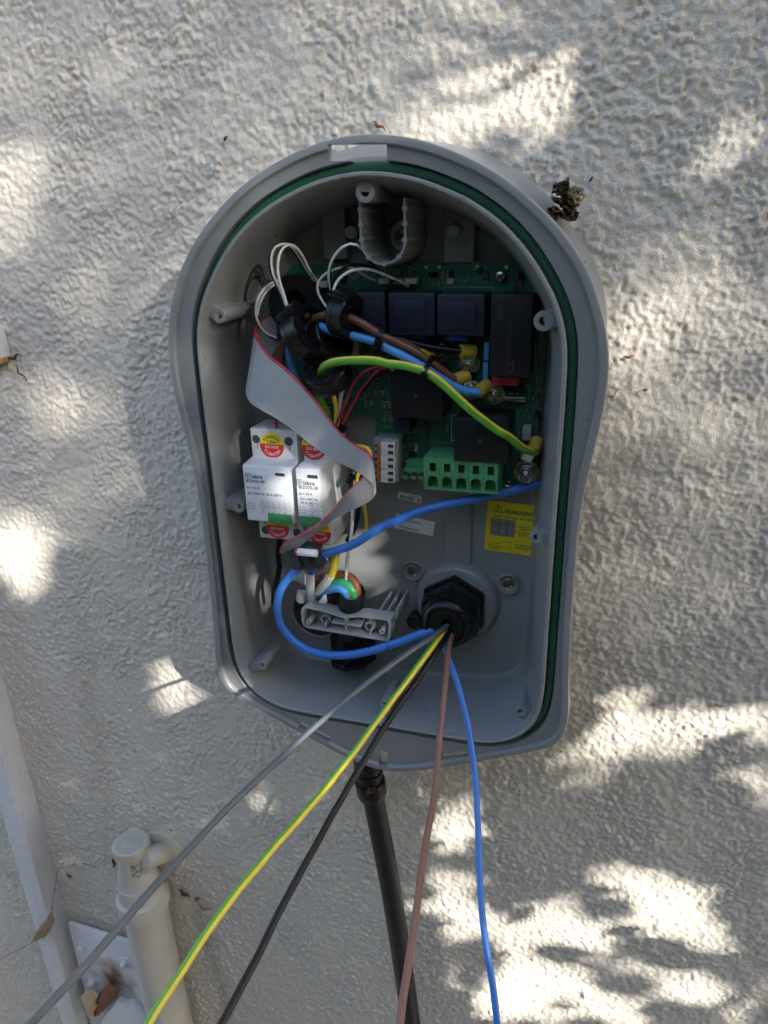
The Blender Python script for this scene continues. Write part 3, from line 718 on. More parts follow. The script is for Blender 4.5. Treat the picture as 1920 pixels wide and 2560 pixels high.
# studs with nuts
def stud(x, y, k, r=.0046, t0=51, h=.013, wash=1.55, name='terminal_stud'):
    p = ZW(k, x, y, t0 - h * 1000 * .8); c = Vector((p.x, YT(t0), p.z)); b = MB(); ax = (0, -1, 0)
    o = MB().lathe([(r * .55, -.003), (r * .55, h), (r * .45, h + .0006), (.0001, h + .0006)], c, ax, 18).build(name, M_STEEL, PCB)
    MB().lathe([(r * .6, .001), (r * wash, .001), (r * wash, .0024), (r * .6, .0024)], c, ax, 28, True).build('washer', M_STEEL, o)
    MB().lathe([(r * .6, .0026), (r * 1.2, .0026), (r * 1.25, .0034), (r * 1.2, .0044), (r * .6, .0044)], c, ax, 24, True).build('spring_washer', M_STEEL, o)
    MB().cyl(c + Vector((0, -.0045, 0)), c + Vector((0, -.0088, 0)), r, None, 6).build('nut', M_STEEL, o, bevel=.0004)
    return c
SA = stud(495, 775, 'c4'); SB = stud(780, 890, 'c4'); SC = stud(800, 1130, 'c4'); SD = stud(1018, 1178, 'c4'); SE = stud(1368, 640, 'c6', r=.0056, h=.015)
screw('board_screw', ZW('c4', 1100, 42, 53), .0036, PCB); screw('board_screw', ZW('c6', 1232, 685, 53), .0029, PCB)
p = ZW('c6', 1385, 468, 47); MB().lathe([(.0014, .004), (.0014, 0), (.0044, 0), (.0046, .004)], p, (0, 1, 0), 24).build('metal_spacer', M_TIN, PCB)
# chips on the top strip
def chip(k, a, b, legs=0, m=None, t=52.4):
    o, e = zbox('chip', k, a, b, t, TP - .05, m or M_RELAY, PCB, bevel=.0002, seg=1)
    if legs:
        L = MB()
        for s_ in (0, 1):
            for i in range(legs):
                z = e[2] + (e[3] - e[2]) * (i + .5) / legs; x = e[s_]; d = .0011 * (1 if s_ else -1)
                L.box((min(x, x + d), YT(53.2), z - .0002), (max(x, x + d), YT(53.6), z + .0002))
        L.build('chip_leads', M_TIN, o, smooth=False)
chip('U', (972, 1105), (1085, 1165)); chip('U', (1205, 1080), (1272, 1165), 4); chip('U', (1182, 1178), (1262, 1250), m=M_CERAM); chip('U', (1592, 1095), (1659, 1190), m=MATS['ceramic_dark'] if 'ceramic_dark' in MATS else mat('ceramic_dark', (.05, .055, .05), .5))
chip('c2', (1000, 985), (1050, 1035), m=mat('ceramic_dark', (.05, .055, .05), .5)); chip('c2', (1022, 930), (1062, 985), 4); chip('c2', (768, 905), (790, 938)); chip('c2', (455, 935), (505, 968))
chip('J', (950, 290), (1060, 440)); chip('c6', (1450, 90), (1500, 150)); chip('c6', (405, 430), (450, 470)); chip('c6', (455, 370), (478, 428), m=M_CERAM)
for x in (345, 396, 448): chip('c6', (x, 285), (x + 34, 350), m=MATS['ceramic_dark'])
for y in (190, 265, 350): chip('c6', (528, y), (562, y + 58), m=MATS['ceramic_dark'])
# small white wire connectors
M_WSOCK = mat('wire_socket_plastic', (.42, .41, .38), .5)
SOCK = {}
for nm, k, a, b in (('a', 'J', (205, 400), (445, 500)), ('b', 'J', (515, 405), (755, 505)), ('c', 'U', (395, 1180), (520, 1245)), ('d', 'U', (560, 1180), (680, 1245)), ('e', 'U', (700, 1180), (838, 1245)), ('f', 'c3', (1500, 1350), (1600, 1385))):
    o, e = zbox('wire_socket', k, a, b, 47, TP - .2, M_WSOCK, PCB, bevel=.0003); SOCK[nm] = Vector(((e[0] + e[1]) / 2, YT(48), (e[2] + e[3]) / 2))
# gold test pads
for x, y in ((430, 902), (514, 902), (760, 898), (949, 902)):
    p = ZW('c2', x, y, 53.8); MB().lathe([(.0012, 0), (.0012, .0002), (.0001, .0002)], p, (0, -1, 0), 16).build('test_pad', M_GOLD, PCB)
for k, x, y in (('c5', 1430, 5), ('c5', 1492, 10), ('c5', 1507, 127), ('c5', 1565, 128), ('c5', 1511, 254), ('c5', 1573, 258), ('c3', 1430, 1584), ('c3', 1491, 1586)):
    p = ZW(k, x, y, 53.8); MB().lathe([(.0010, 0), (.0014, 0), (.0014, .0002), (.0010, .0002)], p, (0, -1, 0), 16, True).build('plated_hole', M_GOLD, PCB)
# silkscreen and the smallest surface-mount parts
o3 = Vector((0, YT(TP), 0)); sk = Ink(o3, (1, 0, 0), (0, 0, 1), .00015)
def skl(k, x0, y0, x1, y1, wd=.00022):
    a, b = ZW(k, x0, y0, TP), ZW(k, x1, y1, TP); sk.line(a.x, a.z, b.x, b.z, wd)
def skt(k, x, y, s, h, rot=0.):
    a = ZW(k, x, y, TP); hb = abs(ZW(k, x, y - h, TP).z - a.z); sk.text(s, a.x, a.z, hb, False, 'LEFT', rot)
skt('c6', 322, 395, 'CT3', 26); skt('c6', 330, 424, '+', 24); skt('c6', 332, 466, '-', 24); skt('c6', 330, 504, 'CT2', 26); skt('c6', 332, 532, '+', 24); skt('c6', 334, 570, '-', 24); skt('c6', 330, 600, 'C', 24)
skt('c3', 668, 500, 'PE_CT', 28); skt('c3', 880, 500, 'RCD', 26); skt('c6', 205, 226, 'RS-485', 18); skt('c3', 1395, 1180, 'LOG', 30); skt('c3', 1415, 1475, '_FB', 26); skt('c5', 985, 105, '-3P', 28); skt('c5', 985, 150, '20', 28); skt('c4', 20, 1155, 'Blue', 16)
for a in ((560, 142, 1028, 142), (1028, 142, 1028, 180), (690, 842, 690, 935), (480, 838, 690, 842), (1265, 1245, 1265, 1560), (830, 1230, 1265, 1245), (1430, 660, 1430, 940), (1365, 1065, 1365, 1210), (1200, 1065, 1365, 1065), (475, 1605, 650, 1612), (690, 1100, 690, 1240)): skl('c4', *a)
for a in ((760, 130, 790, 128), (760, 130, 760, 335), (760, 335, 775, 338)): skl('c6', *a, wd=.0008)
for a in ((735, 200, 712, 240), (712, 240, 732, 240), (732, 240, 712, 268)): skl('c6', *a, wd=.0005)
for a in ((565, 630, 665, 634), (575, 515, 655, 518), (655, 518, 655, 545), (1150, 575, 1205, 500), (1205, 500, 1160, 455), (1490, 90, 1560, 90), (1495, 190, 1580, 190), (1530, 150, 1530, 190)): skl('c3' if a[1] > 300 else 'c5', *a)
for yy in (95, 225): 
    for x0, x1 in ((1500, 1575),): skl('c5', x0, yy, x1, yy)
for i in range(9): skl('c5', 1320, 25 + i * 14, 1350, 26 + i * 14, .00028); skl('c5', 1375, 85 + i * 7, 1398, 85 + i * 7, .0002) if i < 8 else None
sk.build('silkscreen', M_SILK, PCB, smooth=False)['kind'] = 'stuff'
sm = MB(); sd = MB()
def smd(k, x, y, vert=True, sc=1.):
    p = ZW(k, x, y, TP); a, b = (.0004 * sc, .0008 * sc) if vert else (.0008 * sc, .0004 * sc)
    sd.box((p.x - a * .9, YT(53.2), p.z - b * .6), (p.x + a * .9, YT(53.95), p.z + b * .6))
    for s_ in (-1, 1):
        c = Vector((p.x, 0, p.z + s_ * b * .8)) if vert else Vector((p.x + s_ * a * .8, 0, p.z))
        q = (a, b * .28) if vert else (a * .28, b)
        sm.box((c.x - q[0], YT(53.3), c.z - q[1]), (c.x + q[0], YT(53.96), c.z + q[1]))
for bx in (430, 585, 735):
    for dx in (10, 45): smd('U', bx + dx, 1062, True, 1.1); smd('U', bx + dx, 1105, random.random() < .5, .8); smd('U', bx + dx, 1140, True, .9)
for x, y in ((990, 1185), (1028, 1185), (1065, 1185), (1010, 1230), (1080, 1230), (1145, 1075), (1145, 1105), (1145, 1140), (1145, 1170), (1145, 1200), (1290, 1190), (1335, 1185), (1365, 1185), (1445, 1165), (1445, 1205), (1500, 1100), (1500, 1200), (1525, 1145), (1555, 1200), (1590, 1225), (1625, 1225), (1650, 1225), (1620, 1040), (1640, 1075), (130, 1200), (110, 1200), (225, 1180), (260, 1185), (300, 1200), (270, 1130), (320, 1135)): smd('U', x, y, random.random() < .6, 1.)
for i in range(5): smd('c2', 985, 925 + i * 20, False, .8); smd('c2', 1000, 1050 + 0 * i, True)
for x, y in ((1440, 990), (1470, 1010), (1440, 1040), (1470, 1060), (1445, 1120), (1475, 1120), (1350, 1300), (1330, 1350), (1370, 1380), (1300, 1310), (1440, 1220), (1470, 1225), (1440, 1245), (1470, 1247), (270, 1410), (300, 1430), (330, 1410), (345, 1460), (315, 1390), (430, 1560), (20, 1100), (60, 1000)): smd('c4', x, y, random.random() < .5, 1.1)
for x, y in ((1300, 1165), (1330, 1180), (1370, 1160), (1400, 1200), (1300, 1235), (1350, 1235), (1400, 1240), (1440, 1170), (1370, 1420), (1340, 1510), (1400, 1505), (1440, 1515), (1500, 1440), (1500, 1510), (1320, 1590), (1150, 470), (1240, 490), (1240, 530), (1320, 520), (1360, 535), (1400, 480)): smd('c3', x, y, random.random() < .5, 1.1)
for k_, x0_, y0_, x1_, y1_, n_ in (('U', 560, 1050, 950, 1250, 10), ('U', 1100, 1040, 1640, 1250, 26), ('c3', 1285, 1140, 1640, 1260, 16), ('c3', 1290, 1400, 1560, 1650, 22), ('c5', 1210, 10, 1420, 200, 16), ('c4', 1400, 960, 1475, 1450, 18), ('c4', 260, 1390, 440, 1480, 10), ('c3', 1060, 430, 1440, 570, 16), ('c6', 340, 360, 520, 480, 6)):
    for _ in range(n_): smd(k_, random.uniform(x0_, x1_), random.uniform(y0_, y1_), random.random() < .5, random.uniform(.7, 1.15))
sm.build('solder_ends', M_TIN, PCB, smooth=False)['kind'] = 'stuff'; sd.build('small_chip_parts', mat('chip_part_body', (.10, .09, .075), .5), PCB, smooth=False)['kind'] = 'stuff'

# ================================================================== CONTACTORS
TF = 4.          # depth of the printed front face
def contactor(name, label, fx, pole, tfront, tsh, text, seedx):
    """fx: pixel x of left/right of the front face; modular device: front block, two terminal shoulders"""
    x0 = W(*fx[0], tfront).x; x1 = W(*fx[1], tfront).x
    zt_, zb2 = W(*fx[2], tfront).z, W(*fx[3], tfront).z
    zst, zsb = W(*fx[4], tsh).z, W(*fx[5], tsh).z
    yf, ys, yb = YT(tfront), YT(tsh), YT(60)
    th = thing(name, label, 'contactor', (x0, yb, zsb))
    zs = W((fx[0][0] + fx[1][0]) / 2 + 8, fx[2][1] - 22, tsh).z   # sloping chin between shoulder and front
    prof = [(yb, zst - .004), (YT(46), zst), (ys + .0006, zst), (ys, zst - .0006), (ys, zs + .0004), (yf + .0008, zt_), (yf, zt_ - .0012), (yf, zb2 + .001), (yf + .0008, zb2), (ys - .001, zb2 - .001), (ys, zb2 - .0018), (ys, zsb + .0006), (ys + .0006, zsb), (YT(46), zsb), (yb, zsb + .004)]
    MB().prism([(x0, y, z) for y, z in prof], (x1 - x0, 0, 0)).build('housing', M_CONT, th, bevel=.0006, seg=2)
    return th, x0, x1, zt_, zb2, zst, zsb, yf, ys
def hole(cx, cz, y, r, parent):
    MB().lathe([(r * 1.03, .0001), (r * .98, .0004), (r * .9, .0002), (r * .88, -.0001)], Vector((cx, y, cz)), (0, -1, 0), 24, True).build('hole_rim', M_CONT, parent)
    MB().lathe([(r * .92, .00025), (.0001, .00026)], Vector((cx, y, cz)), (0, -1, 0), 24).build('screw_hole', mat('deep_hole', (.055, .055, .058), .6), parent)
def torque_sticker(cx, cz, y, r, tilt, parent, label):
    n = 40; c = Vector((cx, y - .00012, cz)); ex = Vector((math.cos(tilt), 0, math.sin(tilt))); ez = Vector((-math.sin(tilt), 0, math.cos(tilt)))
    pts = [c + ex * r * math.sin(2 * PI * i / n) + ez * r * math.cos(2 * PI * i / n) for i in range(n)]
    st = MB().prism(pts, (0, -.00015, 0)).build('torque_sticker', M_SYEL, parent, smooth=False); st['label'] = label
    h = r * .03
    lower = [c + ex * r * .995 * math.sin(a) + ez * r * .995 * math.cos(a) for a in np.linspace(math.acos(.1), 2 * PI - math.acos(.1), 30)]
    MB().prism([p + Vector((0, -.00022, 0)) for p in lower], (0, -.00004, 0)).build('red_half', M_SRED, st, smooth=False)
    ik = Ink(c + Vector((0, -.0003, 0)), ex, ez)
    ik.arc('TORQUED', 0, 0, r * .60, math.radians(-66), math.radians(66), r * .30)
    ik.text('1.2Nm', 0, r * .20, r * .29, True, 'CENTER'); ik.print('black_lettering', M_INK, st)
    ik = Ink(c + Vector((0, -.0003, 0)), ex, ez)
    ik.text('DO NOT', 0, -r * .22, r * .29, True, 'CENTER')
    ik.arc('TIGHTEN', 0, 0, r * .80, math.radians(180 + 62), math.radians(180 - 62), r * .30, True, True); ik.print('white_lettering', M_WINK, st)
def front_print(th, x0, x1, zt_, zb2, yf, lines, n, wide):
    ik = Ink(Vector((x0, yf, zb2)), (1, 0, 0), (0, 0, 1)); H = zt_ - zb2; Wd = x1 - x0
    for (s, x, y, h, b) in lines: ik.text(s, x * Wd, y * H, h * H * 1.06, True, sx=1.02)
    k = .0003
    # logo box
    lx, ly, ls = lines[0][1] * Wd - .0047, lines[0][2] * H - .0002, .0038
    ik.frame(lx, ly, lx + ls, ly + ls, .00026)
    for a in range(6): ik.line(lx + ls / 2, ly + ls / 2, lx + ls / 2 + ls * .3 * math.cos(a * PI / 3 + .5), ly + ls / 2 + ls * .3 * math.sin(a * PI / 3 + .5), .0002)
    ik.frame(lx + ls * .2, ly + ls * .2, lx + ls * .8, ly + ls * .8, .00016)
    # circuit symbol
    cx, cy = (.31 if wide else .50) * Wd, .255 * H; 
    ik.frame(cx, cy, cx + .0040, cy + .0021, .00024); ik.line(cx + .002, cy + .0021, cx + .002, cy + .0034, .0002); ik.line(cx + .002, cy, cx + .002, cy - .0013, .0002)
    ik.text('A1', cx + .0006, cy + .0037, .0022); ik.text('A2', cx + .0006, cy - .0034, .0022)
    for i, s in enumerate(('24 V AC', '40-60 Hz', '24 V DC')): ik.text(s, .035 * Wd, cy + .0022 - i * .0020, .0016 if wide else .0015)
    for i in range(n):
        xx = cx + .0068 + i * .0043
        ik.line(xx - .0028, cy + .001, xx - .0012, cy + .001, .0002); ik.line(xx - .0006, cy + .001, xx, cy + .001, .0002)
        ik.line(xx, cy - .0015, xx, cy + .0002, .0002); ik.line(xx, cy + .0002, xx - .0011, cy + .0022, .0002); ik.line(xx, cy + .0022, xx, cy + .0036, .0002)
        ik.text(str(2 * i + 1), xx - .0016, cy + .0036, .0022); ik.text(str(2 * i + 2), xx - .0016, cy - .0034, .0022)
    ik.print('front_lettering', M_GINK, th)
def front_tab(th, x0, x1, z0, z1, yf):
    MB().box((x0, yf - .0007, z0), (x1, yf + .002, z1)).build('green_tab', M_GREENTAB, th, bevel=.0003)
def indicator(th, x0, x1, z0, z1, yf):
    MB().box((x0 - .0006, yf - .0001, z0 - .0006), (x1 + .0006, yf + .001, z1 + .0006)).build('window_frame', M_CONT, th, bevel=.0001, seg=1)
    MB().box((x0, yf - .00016, z0), (x1, yf + .001, z1)).build('indicator_window', mat('indicator_dark', (.05, .052, .055), .3), th, smooth=False)
# the wide four-pole unit
c1, x0, x1, zt_, zb2, zst, zsb, yf, ys = contactor('contactor', 'wide light grey contactor with four pole diagram, left of the pair', [(606, 1165), (722, 1172), (665, 1166), (675, 1306), Z('c5', 450, 352), Z('c5', 480, 1385)], 4, TF, 20., None, 0)
Wd, H = x1 - x0, zt_ - zb2
front_print(c1, x0, x1, zt_, zb2, yf, [('Iskra', .175, .775, .098, True), ('IKD432-40', .045, .70, .072, False), ('I\u2099 = 32 A'.replace('\u2099', 'n'), .055, .585, .056, False), ('AC-1/AC-7a: 32 A 230 V ~', .065, .485, .056, False)], 4, True)
front_tab(c1, x0 + Wd * .47, x1 - Wd * .01, zb2 - .0004, zb2 + H * .175, yf)
indicator(c1, x0 + Wd * .70, x0 + Wd * .90, zt_ - H * .15, zt_ - H * .10, yf)
zs_ = (zst + zt_) / 2
a = ZW('H', 258, 368, 20); hole(a.x, a.z, ys, .0034, c1); a = ZW('H', 778, 405, 20); hole(a.x, a.z, ys, .0036, c1)
a = ZW('H', 512, 468, 20); torque_sticker(a.x, a.z, ys, .0092, -.02, c1, 'round yellow and red torque sticker on the top shoulder')
a = ZW('c5', 507, 1272, 20); torque_sticker(a.x, a.z, ys, .0092, -.03, c1, 'round torque sticker half hidden under the front block')
a = ZW('c5', 395, 1300, 20); hole(a.x, a.z, ys, .0036, c1); a = ZW('c5', 690, 1325, 20); hole(a.x, a.z, ys, .0036, c1)
ik = Ink(Vector((0, ys, 0)), (1, 0, 0), (0, 0, 1))
for s, k, x, y in (('1', 'H', 258, 520), ('7', 'H', 775, 560), ('8', 'c5', 668, 1275), ('2', 'c5', 375, 1240)): a = ZW(k, x, y, 20); ik.text(s, a.x, a.z, .0046)
ik.print('terminal_numbers', M_GINK, c1)
MB().box((x0 + .006, YT(23), zst - .001), (x0 + .011, YT(30), zst + .0006)).build('top_notch', M_CONT, c1, bevel=.0003)
# the narrow two-pole unit
c2, x0, x1, zt_, zb2, zst, zsb, yf, ys = contactor('contactor', 'narrow light grey contactor with two pole diagram, beside the wide one', [(738, 1172), (797, 1176), (768, 1173), (776, 1314), Z('c5', 850, 400), Z('c5', 900, 1432)], 2, TF, 20., None, 0)
Wd, H = x1 - x0, zt_ - zb2
front_print(c2, x0, x1, zt_, zb2, yf, [('Iskra', .30, .725, .098, True), ('IKD232-20', .09, .655, .072, False), ('In = 32 A', .10, .545, .056, False), ('AC-1/AC-7a:', .13, .455, .056, False), ('32 A 230 V ~', .13, .385, .056, False)], 2, False)
front_tab(c2, x0 + Wd * .03, x1 - Wd * .02, zb2 - .0004, zb2 + H * .165, yf)
indicator(c2, x0 + Wd * .50, x0 + Wd * .93, zt_ - H * .15, zt_ - H * .095, yf)
a = ZW('c5', 845, 520, 20); torque_sticker(a.x, a.z, ys, .0092, -.02, c2, 'round torque sticker tucked under the ribbon cable')
a = ZW('c5', 898, 1318, 20); torque_sticker(a.x, a.z, ys, .0092, -.06, c2, 'round torque sticker crossed by the ribbon edge')
MB().box((x1 - .0005, YT(30), zt_ - .012), (x1 + .0003, YT(40), zt_ - .004)).build('side_recess', M_CONT, c2, bevel=.0002)
MB().box((x1 - .0004, YT(28), zsb + .004), (x1 + .0002, YT(31), zsb + .012)).build('side_mark', M_CONT, c2, bevel=.0001)

# ================================================================== RIBBON CABLE
RIB = [('c3', 610, 815, 'c3', 575, 1090, 44), ('c3', 470, 832, 'c3', 490, 1180, 41), ('c3', 360, 895, 'c3', 360, 1380, 35), ('c3', 300, 985, 'c3', 236, 1500, 27), ('c3', 330, 1095, 'c5', 212, 20, 17), ('c3', 440, 1240, 'c5', 255, 105, 12), ('c3', 600, 1370, 'c5', 360, 178, 9), ('c5', 805, 0, 'c5', 500, 255, 7), ('c5', 900, 120, 'c5', 650, 358, 5), ('c5', 1000, 262, 'c5', 805, 484, 3), ('c5', 1110, 392, 'c5', 965, 594, 1), ('c5', 1230, 490, 'c5', 1120, 682, -1), ('c5', 1335, 555, 'c5', 1250, 745, -3), ('c5', 1392, 615, 'c5', 1365, 830, -4), ('c5', 1403, 668, 'c5', 1424, 915, -2.5), ('c5', 1375, 725, 'c5', 1415, 985, -1), ('c5', 1310, 800, 'c5', 1350, 1045, 0), ('c5', 1195, 905, 'c5', 1240, 1098, 0), ('c5', 1095, 1020, 'c5', 1140, 1140, -1), ('c5', 980, 1155, 'c5', 1030, 1200, -2), ('c5', 850, 1270, 'c5', 930, 1275, -3), ('c5', 700, 1352, 'c5', 830, 1350, -3), ('c5', 590, 1408, 'c5', 740, 1432, -3), ('c5', 535, 1462, 'c5', 690, 1470, -1.5), ('c5', 520, 1510, 'c5', 650, 1545, 2)]
rr = np.array([list(ZW(a, b, c, t)) + list(ZW(d, e_, f_, t + (3 if i > 11 else 0))) for i, (a, b, c, d, e_, f_, t) in enumerate(RIB)])
rp = spline(rr, .0022)
NC = 20; SUB = 4; nst = len(rp)
Rv, Ov = rp[:, :3], rp[:, 3:]
Tn = np.gradient((Rv + Ov) / 2, axis=0); Wv = Ov - Rv; NN = np.cross(Tn, Wv); NN /= np.linalg.norm(NN, axis=1)[:, None]
for i in range(1, nst):
    if NN[i] @ NN[i - 1] < 0: NN[i] = -NN[i]
NN = np.array([NN[max(0, i - 2):i + 3].mean(0) for i in range(nst)]); NN /= np.linalg.norm(NN, axis=1)[:, None]
def ribbon_part(c0, c1_, name, m, parent, lift=1.):
    cols = []
    for c in range(c0, c1_):
        for s_ in range(SUB): cols.append((c + s_ / SUB, abs(math.sin(PI * s_ / SUB)) ** .7))
    cols.append((c1_, 0.)); k = len(cols); vs = []; fs = []
    for i in range(nst):
        for side in (1, -1):
            for f, h in (cols if side == 1 else cols[::-1]):
                vs.append(Rv[i] + Wv[i] * f / NC + NN[i] * side * (.00010 + .00068 * h) * lift)
    n = 2 * k
    for i in range(nst - 1): fs += [(i * n + j, i * n + (j + 1) % n, (i + 1) * n + (j + 1) % n, (i + 1) * n + j) for j in range(n)]
    return mk(name, vs, fs, m, parent, True, 80)
RC = thing('ribbon_cable', 'grey ribbon cable with red edge draped across the contactors', 'ribbon cable', tuple(Rv[0]))
ribbon_part(1, NC, 'flat_cable', M_RIBBON, RC); ribbon_part(0, 1, 'red_edge_wire', M_REDW, RC, 1.25)
# connectors at both ends
cA, cB = (ZW('c3', 480, 830, 40), ZW('c3', 550, 830, 40)), (ZW('c3', 440, 1200, 33), ZW('c3', 520, 1200, 33))
MB().add([ZW('c3', 482, 822, 33), ZW('c3', 545, 822, 33), ZW('c3', 555, 1110, 33), ZW('c3', 500, 1110, 33), ZW('c3', 482, 822, 40), ZW('c3', 545, 822, 40), ZW('c3', 555, 1110, 40), ZW('c3', 500, 1110, 40)], [(0, 1, 2, 3), (4, 5, 6, 7), (0, 1, 5, 4), (1, 2, 6, 5), (2, 3, 7, 6), (3, 0, 4, 7)]).build('board_plug', M_IDC, RC, bevel=.0004)
# free plug: body, cover bar and keyed side
GP = lambda x, y, t: ZW('G', x, y, t)
def slab(q, t0, t1, name, m, parent, bev=.0004):
    k = len(q); vs = [GP(x, y, t0 if not isinstance(t0, (list, tuple)) else t0[i]) for i, (x, y) in enumerate(q)]; dv = Vector((0, (t1) * .001, 0))
    return MB().prism(vs, dv).build(name, m, parent, bevel=bev)
pl = slab([(360, 170), (640, 180), (745, 340), (430, 350)], [1, 1, 1.5, 1.5], 11, 'plug_body', M_IDC, RC)
slab([(430, 352), (745, 342), (735, 385), (320, 388)], [2, 2, 4, 4], 8, 'plug_base', M_IDC, RC)
slab([(160, 90), (215, 5), (330, 20), (425, 345), (318, 388)], [1, 1, 0, 0, 1], 12, 'plug_end', M_IDC, RC)
slab([(330, 20), (560, 30), (640, 75), (350, 70)], [3, 3, 2, 2], 9, 'plug_top', M_IDC, RC)
for x0_, x1_ in ((395, 470), (540, 610)):
    MB().tube([GP(x0_, 185, .7), GP((x0_ + x1_) / 2, 260, .9), GP(x1_, 335, 1.1)], .0005, 6).build('plug_groove', M_BLACK, pl)
slab([(318, 300), (355, 290), (365, 325), (330, 335)], [.6, .2, .2, .6], 3, 'key_slot', M_DARK, RC, 0)
MB().cyl(GP(388, 115, -2.2), GP(668, 140, -2.2), .0027, None, 24).build('folded_ribbon_end', M_RIBWHITE, RC, bevel=.0004)
MB().cyl(GP(352, 108, -2.0), GP(390, 114, -2.2), .0029, None, 22).build('folded_red_edge', M_REDW, RC, bevel=.0004)
MB().lathe([(.0019, 0), (.0001, .0001)], GP(350, 108, -2), GP(350, 108, -2) - GP(390, 112, -2.2), 16).build('fold_opening', M_DARK, RC)

# ================================================================== CURRENT TRANSFORMER RINGS
def ring(label, k, x, y, t, axis, R, r, h, clip=None):
    c = ZW(k, x, y, t); ax = Vector(axis).normalized(); th = thing('current_transformer', label, 'current sensor', tuple(c), 'black current sensor rings on the cables')
    c0 = c - ax * h / 2; e = .0007
    MB().lathe([(r, 0), (r, h), (r + e, h + .0002), (R - e, h + .0002), (R, h - e), (R, e), (R - e, -.0002), (r + e, -.0002)], c0, ax, 40, True).build('ring_body', M_BLACK, th)
    MB().lathe([(R + .0003, h * .30), (R + .0003, h * .36), (R - .0002, h * .36), (R - .0002, h * .30)], c0, ax, 40, True).build('seam_band', M_BLACK, th)
    if clip is not None:
        d = Vector(clip); d = (d - ax * d.dot(ax)).normalized(); g = ax.cross(d); M = Matrix((( g.x, ax.x, d.x, 0), (g.y, ax.y, d.y, 0), (g.z, ax.z, d.z, 0), (0, 0, 0, 1)))
        M = Matrix.Translation(c) @ M
        MB().box((-.0052, -h * .62, R - .0015), (.0052, h * .62, R + .0028), M).build('wire_housing', M_BLACK, th, bevel=.0007)
    return c, ax
RA = ring('big black sensor ring with clip, nearest the ribbon cable', 'J', 430, 1230, 24, (.80, -.22, .40), .0185, .0085, .0125, (-.45, -.45, .8))
RA2 = ring('black sensor ring right of the clipped ring, under the blue wire', 'J', 800, 1330, 31, (.80, -.25, .45), .0165, .008, .0105)
RB = ring('black sensor ring the brown wire passes through', 'J', 1050, 950, 22, (.93, -.30, -.12), .0140, .0062, .0125, (-.2, -.3, .9))
RCr = ring('black sensor ring holding the green and yellow earth wire', 'c3', 985, 1405, 17, (-.10, -.62, .78), .0155, .0085, .0125)
RD = ring('black sensor ring behind the others, against the circuit board', 'c3', 690, 750, 40, (.1, -1, .15), .0185, .008, .012)

# ================================================================== WIRES
def wire(name, label, pts, r, m, cat='wire', n=12, group=None, **kw):
    o = tube(name, pts, r, m, None, n, **kw); return tag(o, label, cat, group)
def lug(parent, p0, d, bolt, r=.0042, L=.010):
    """yellow crimp sleeve at p0 along d plus a tinned tongue that reaches the stud"""
    d = Vector(d).normalized(); p0 = Vector(p0); b = MB()
    b.lathe([(r * .78, 0), (r, 0), (r, L), (r * .6, L + .0006), (r * .5, L * .6)], p0, d, 20); b.build('lug_sleeve', M_LUG, parent)
    q = p0 + d * (L - .001); e = Vector(bolt); mid = (q + e) / 2
    ax = (e - q).normalized(); s_ = ax.cross(Vector((0, -1, 0))).normalized() * .0034; up_ = Vector((0, -.0009, 0))
    MB().add([q - s_ * .7, q + s_ * .7, e + s_ * 1.2 + ax * .003, e - s_ * 1.2 + ax * .003, q - s_ * .7 + up_, q + s_ * .7 + up_, e + s_ * 1.2 + ax * .003 + up_, e - s_ * 1.2 + ax * .003 + up_], [(0, 1, 2, 3), (4, 5, 6, 7), (0, 1, 5, 4), (1, 2, 6, 5), (2, 3, 7, 6), (3, 0, 4, 7)]).build('lug_tongue', M_TIN, parent, bevel=.0003)
def at_t(v, t): return Vector((v.x, YT(t), v.z))
# brown through rings A and B to a stud
o = wire('insulated_wire', 'brown wire threaded through the sensor rings to a stud', ZL('c3', [(530, 1420, 36), (535, 1300, 32), (558, 1150, 26), (610, 1035, 23), (700, 960, 25), (780, 915, 27), (860, 888, 25), (940, 862, 22), (1030, 852, 21), (1120, 862, 20), (1190, 885, 19), (1300, 935, 19), (1450, 1030, 20)]) + ZL('c4', [(0, 612, 21), (130, 668, 22), (300, 755, 24), (420, 838, 26), (540, 920, 29), (640, 1000, 33), (700, 1035, 36)]), .0026, M_BROWN)
lug(o, ZW('c4', 665, 1020, 36), ZW('c4', 760, 985, 40) - ZW('c4', 665, 1020, 36), at_t(SC, 46))
o = wire('insulated_wire', 'bright blue wire beside the brown one, ending in a yellow lug', ZL('c3', [(690, 1500, 36), (655, 1400, 32), (622, 1280, 28), (618, 1170, 24), (650, 1075, 24), (740, 1000, 28), (820, 960, 28), (880, 955, 24), (960, 985, 21), (1080, 1030, 20), (1200, 1048, 20), (1330, 1082, 20), (1470, 1125, 20)]) + ZL('c4', [(0, 705, 20), (150, 775, 20), (300, 858, 21), (430, 935, 22), (560, 1020, 24), (690, 1092, 27), (800, 1128, 30), (910, 1130, 34)]), .0027, M_BLUE_L)
lug(o, ZW('c4', 885, 1128, 33), ZW('c4', 965, 1070, 40) - ZW('c4', 885, 1128, 33), at_t(SD, 46))
o = wire('earth_wire', 'thick green and yellow earth wire crossing the circuit board', ZL('c3', [(900, 1480, 24), (930, 1365, 14), (990, 1318, 10), (1100, 1293, 8), (1250, 1284, 8), (1450, 1292, 9)]) + ZL('c4', [(0, 858, 10), (200, 885, 11), (370, 935, 12), (500, 1015, 13), (640, 1135, 14), (800, 1285, 15), (950, 1405, 17), (1080, 1500, 20)]) + ZL('c6', [(1235, 305, 24), (1320, 378, 29), (1390, 418, 34), (1448, 430, 39)]), .0027, M_EARTH, ref=(.20, -.70, .68))
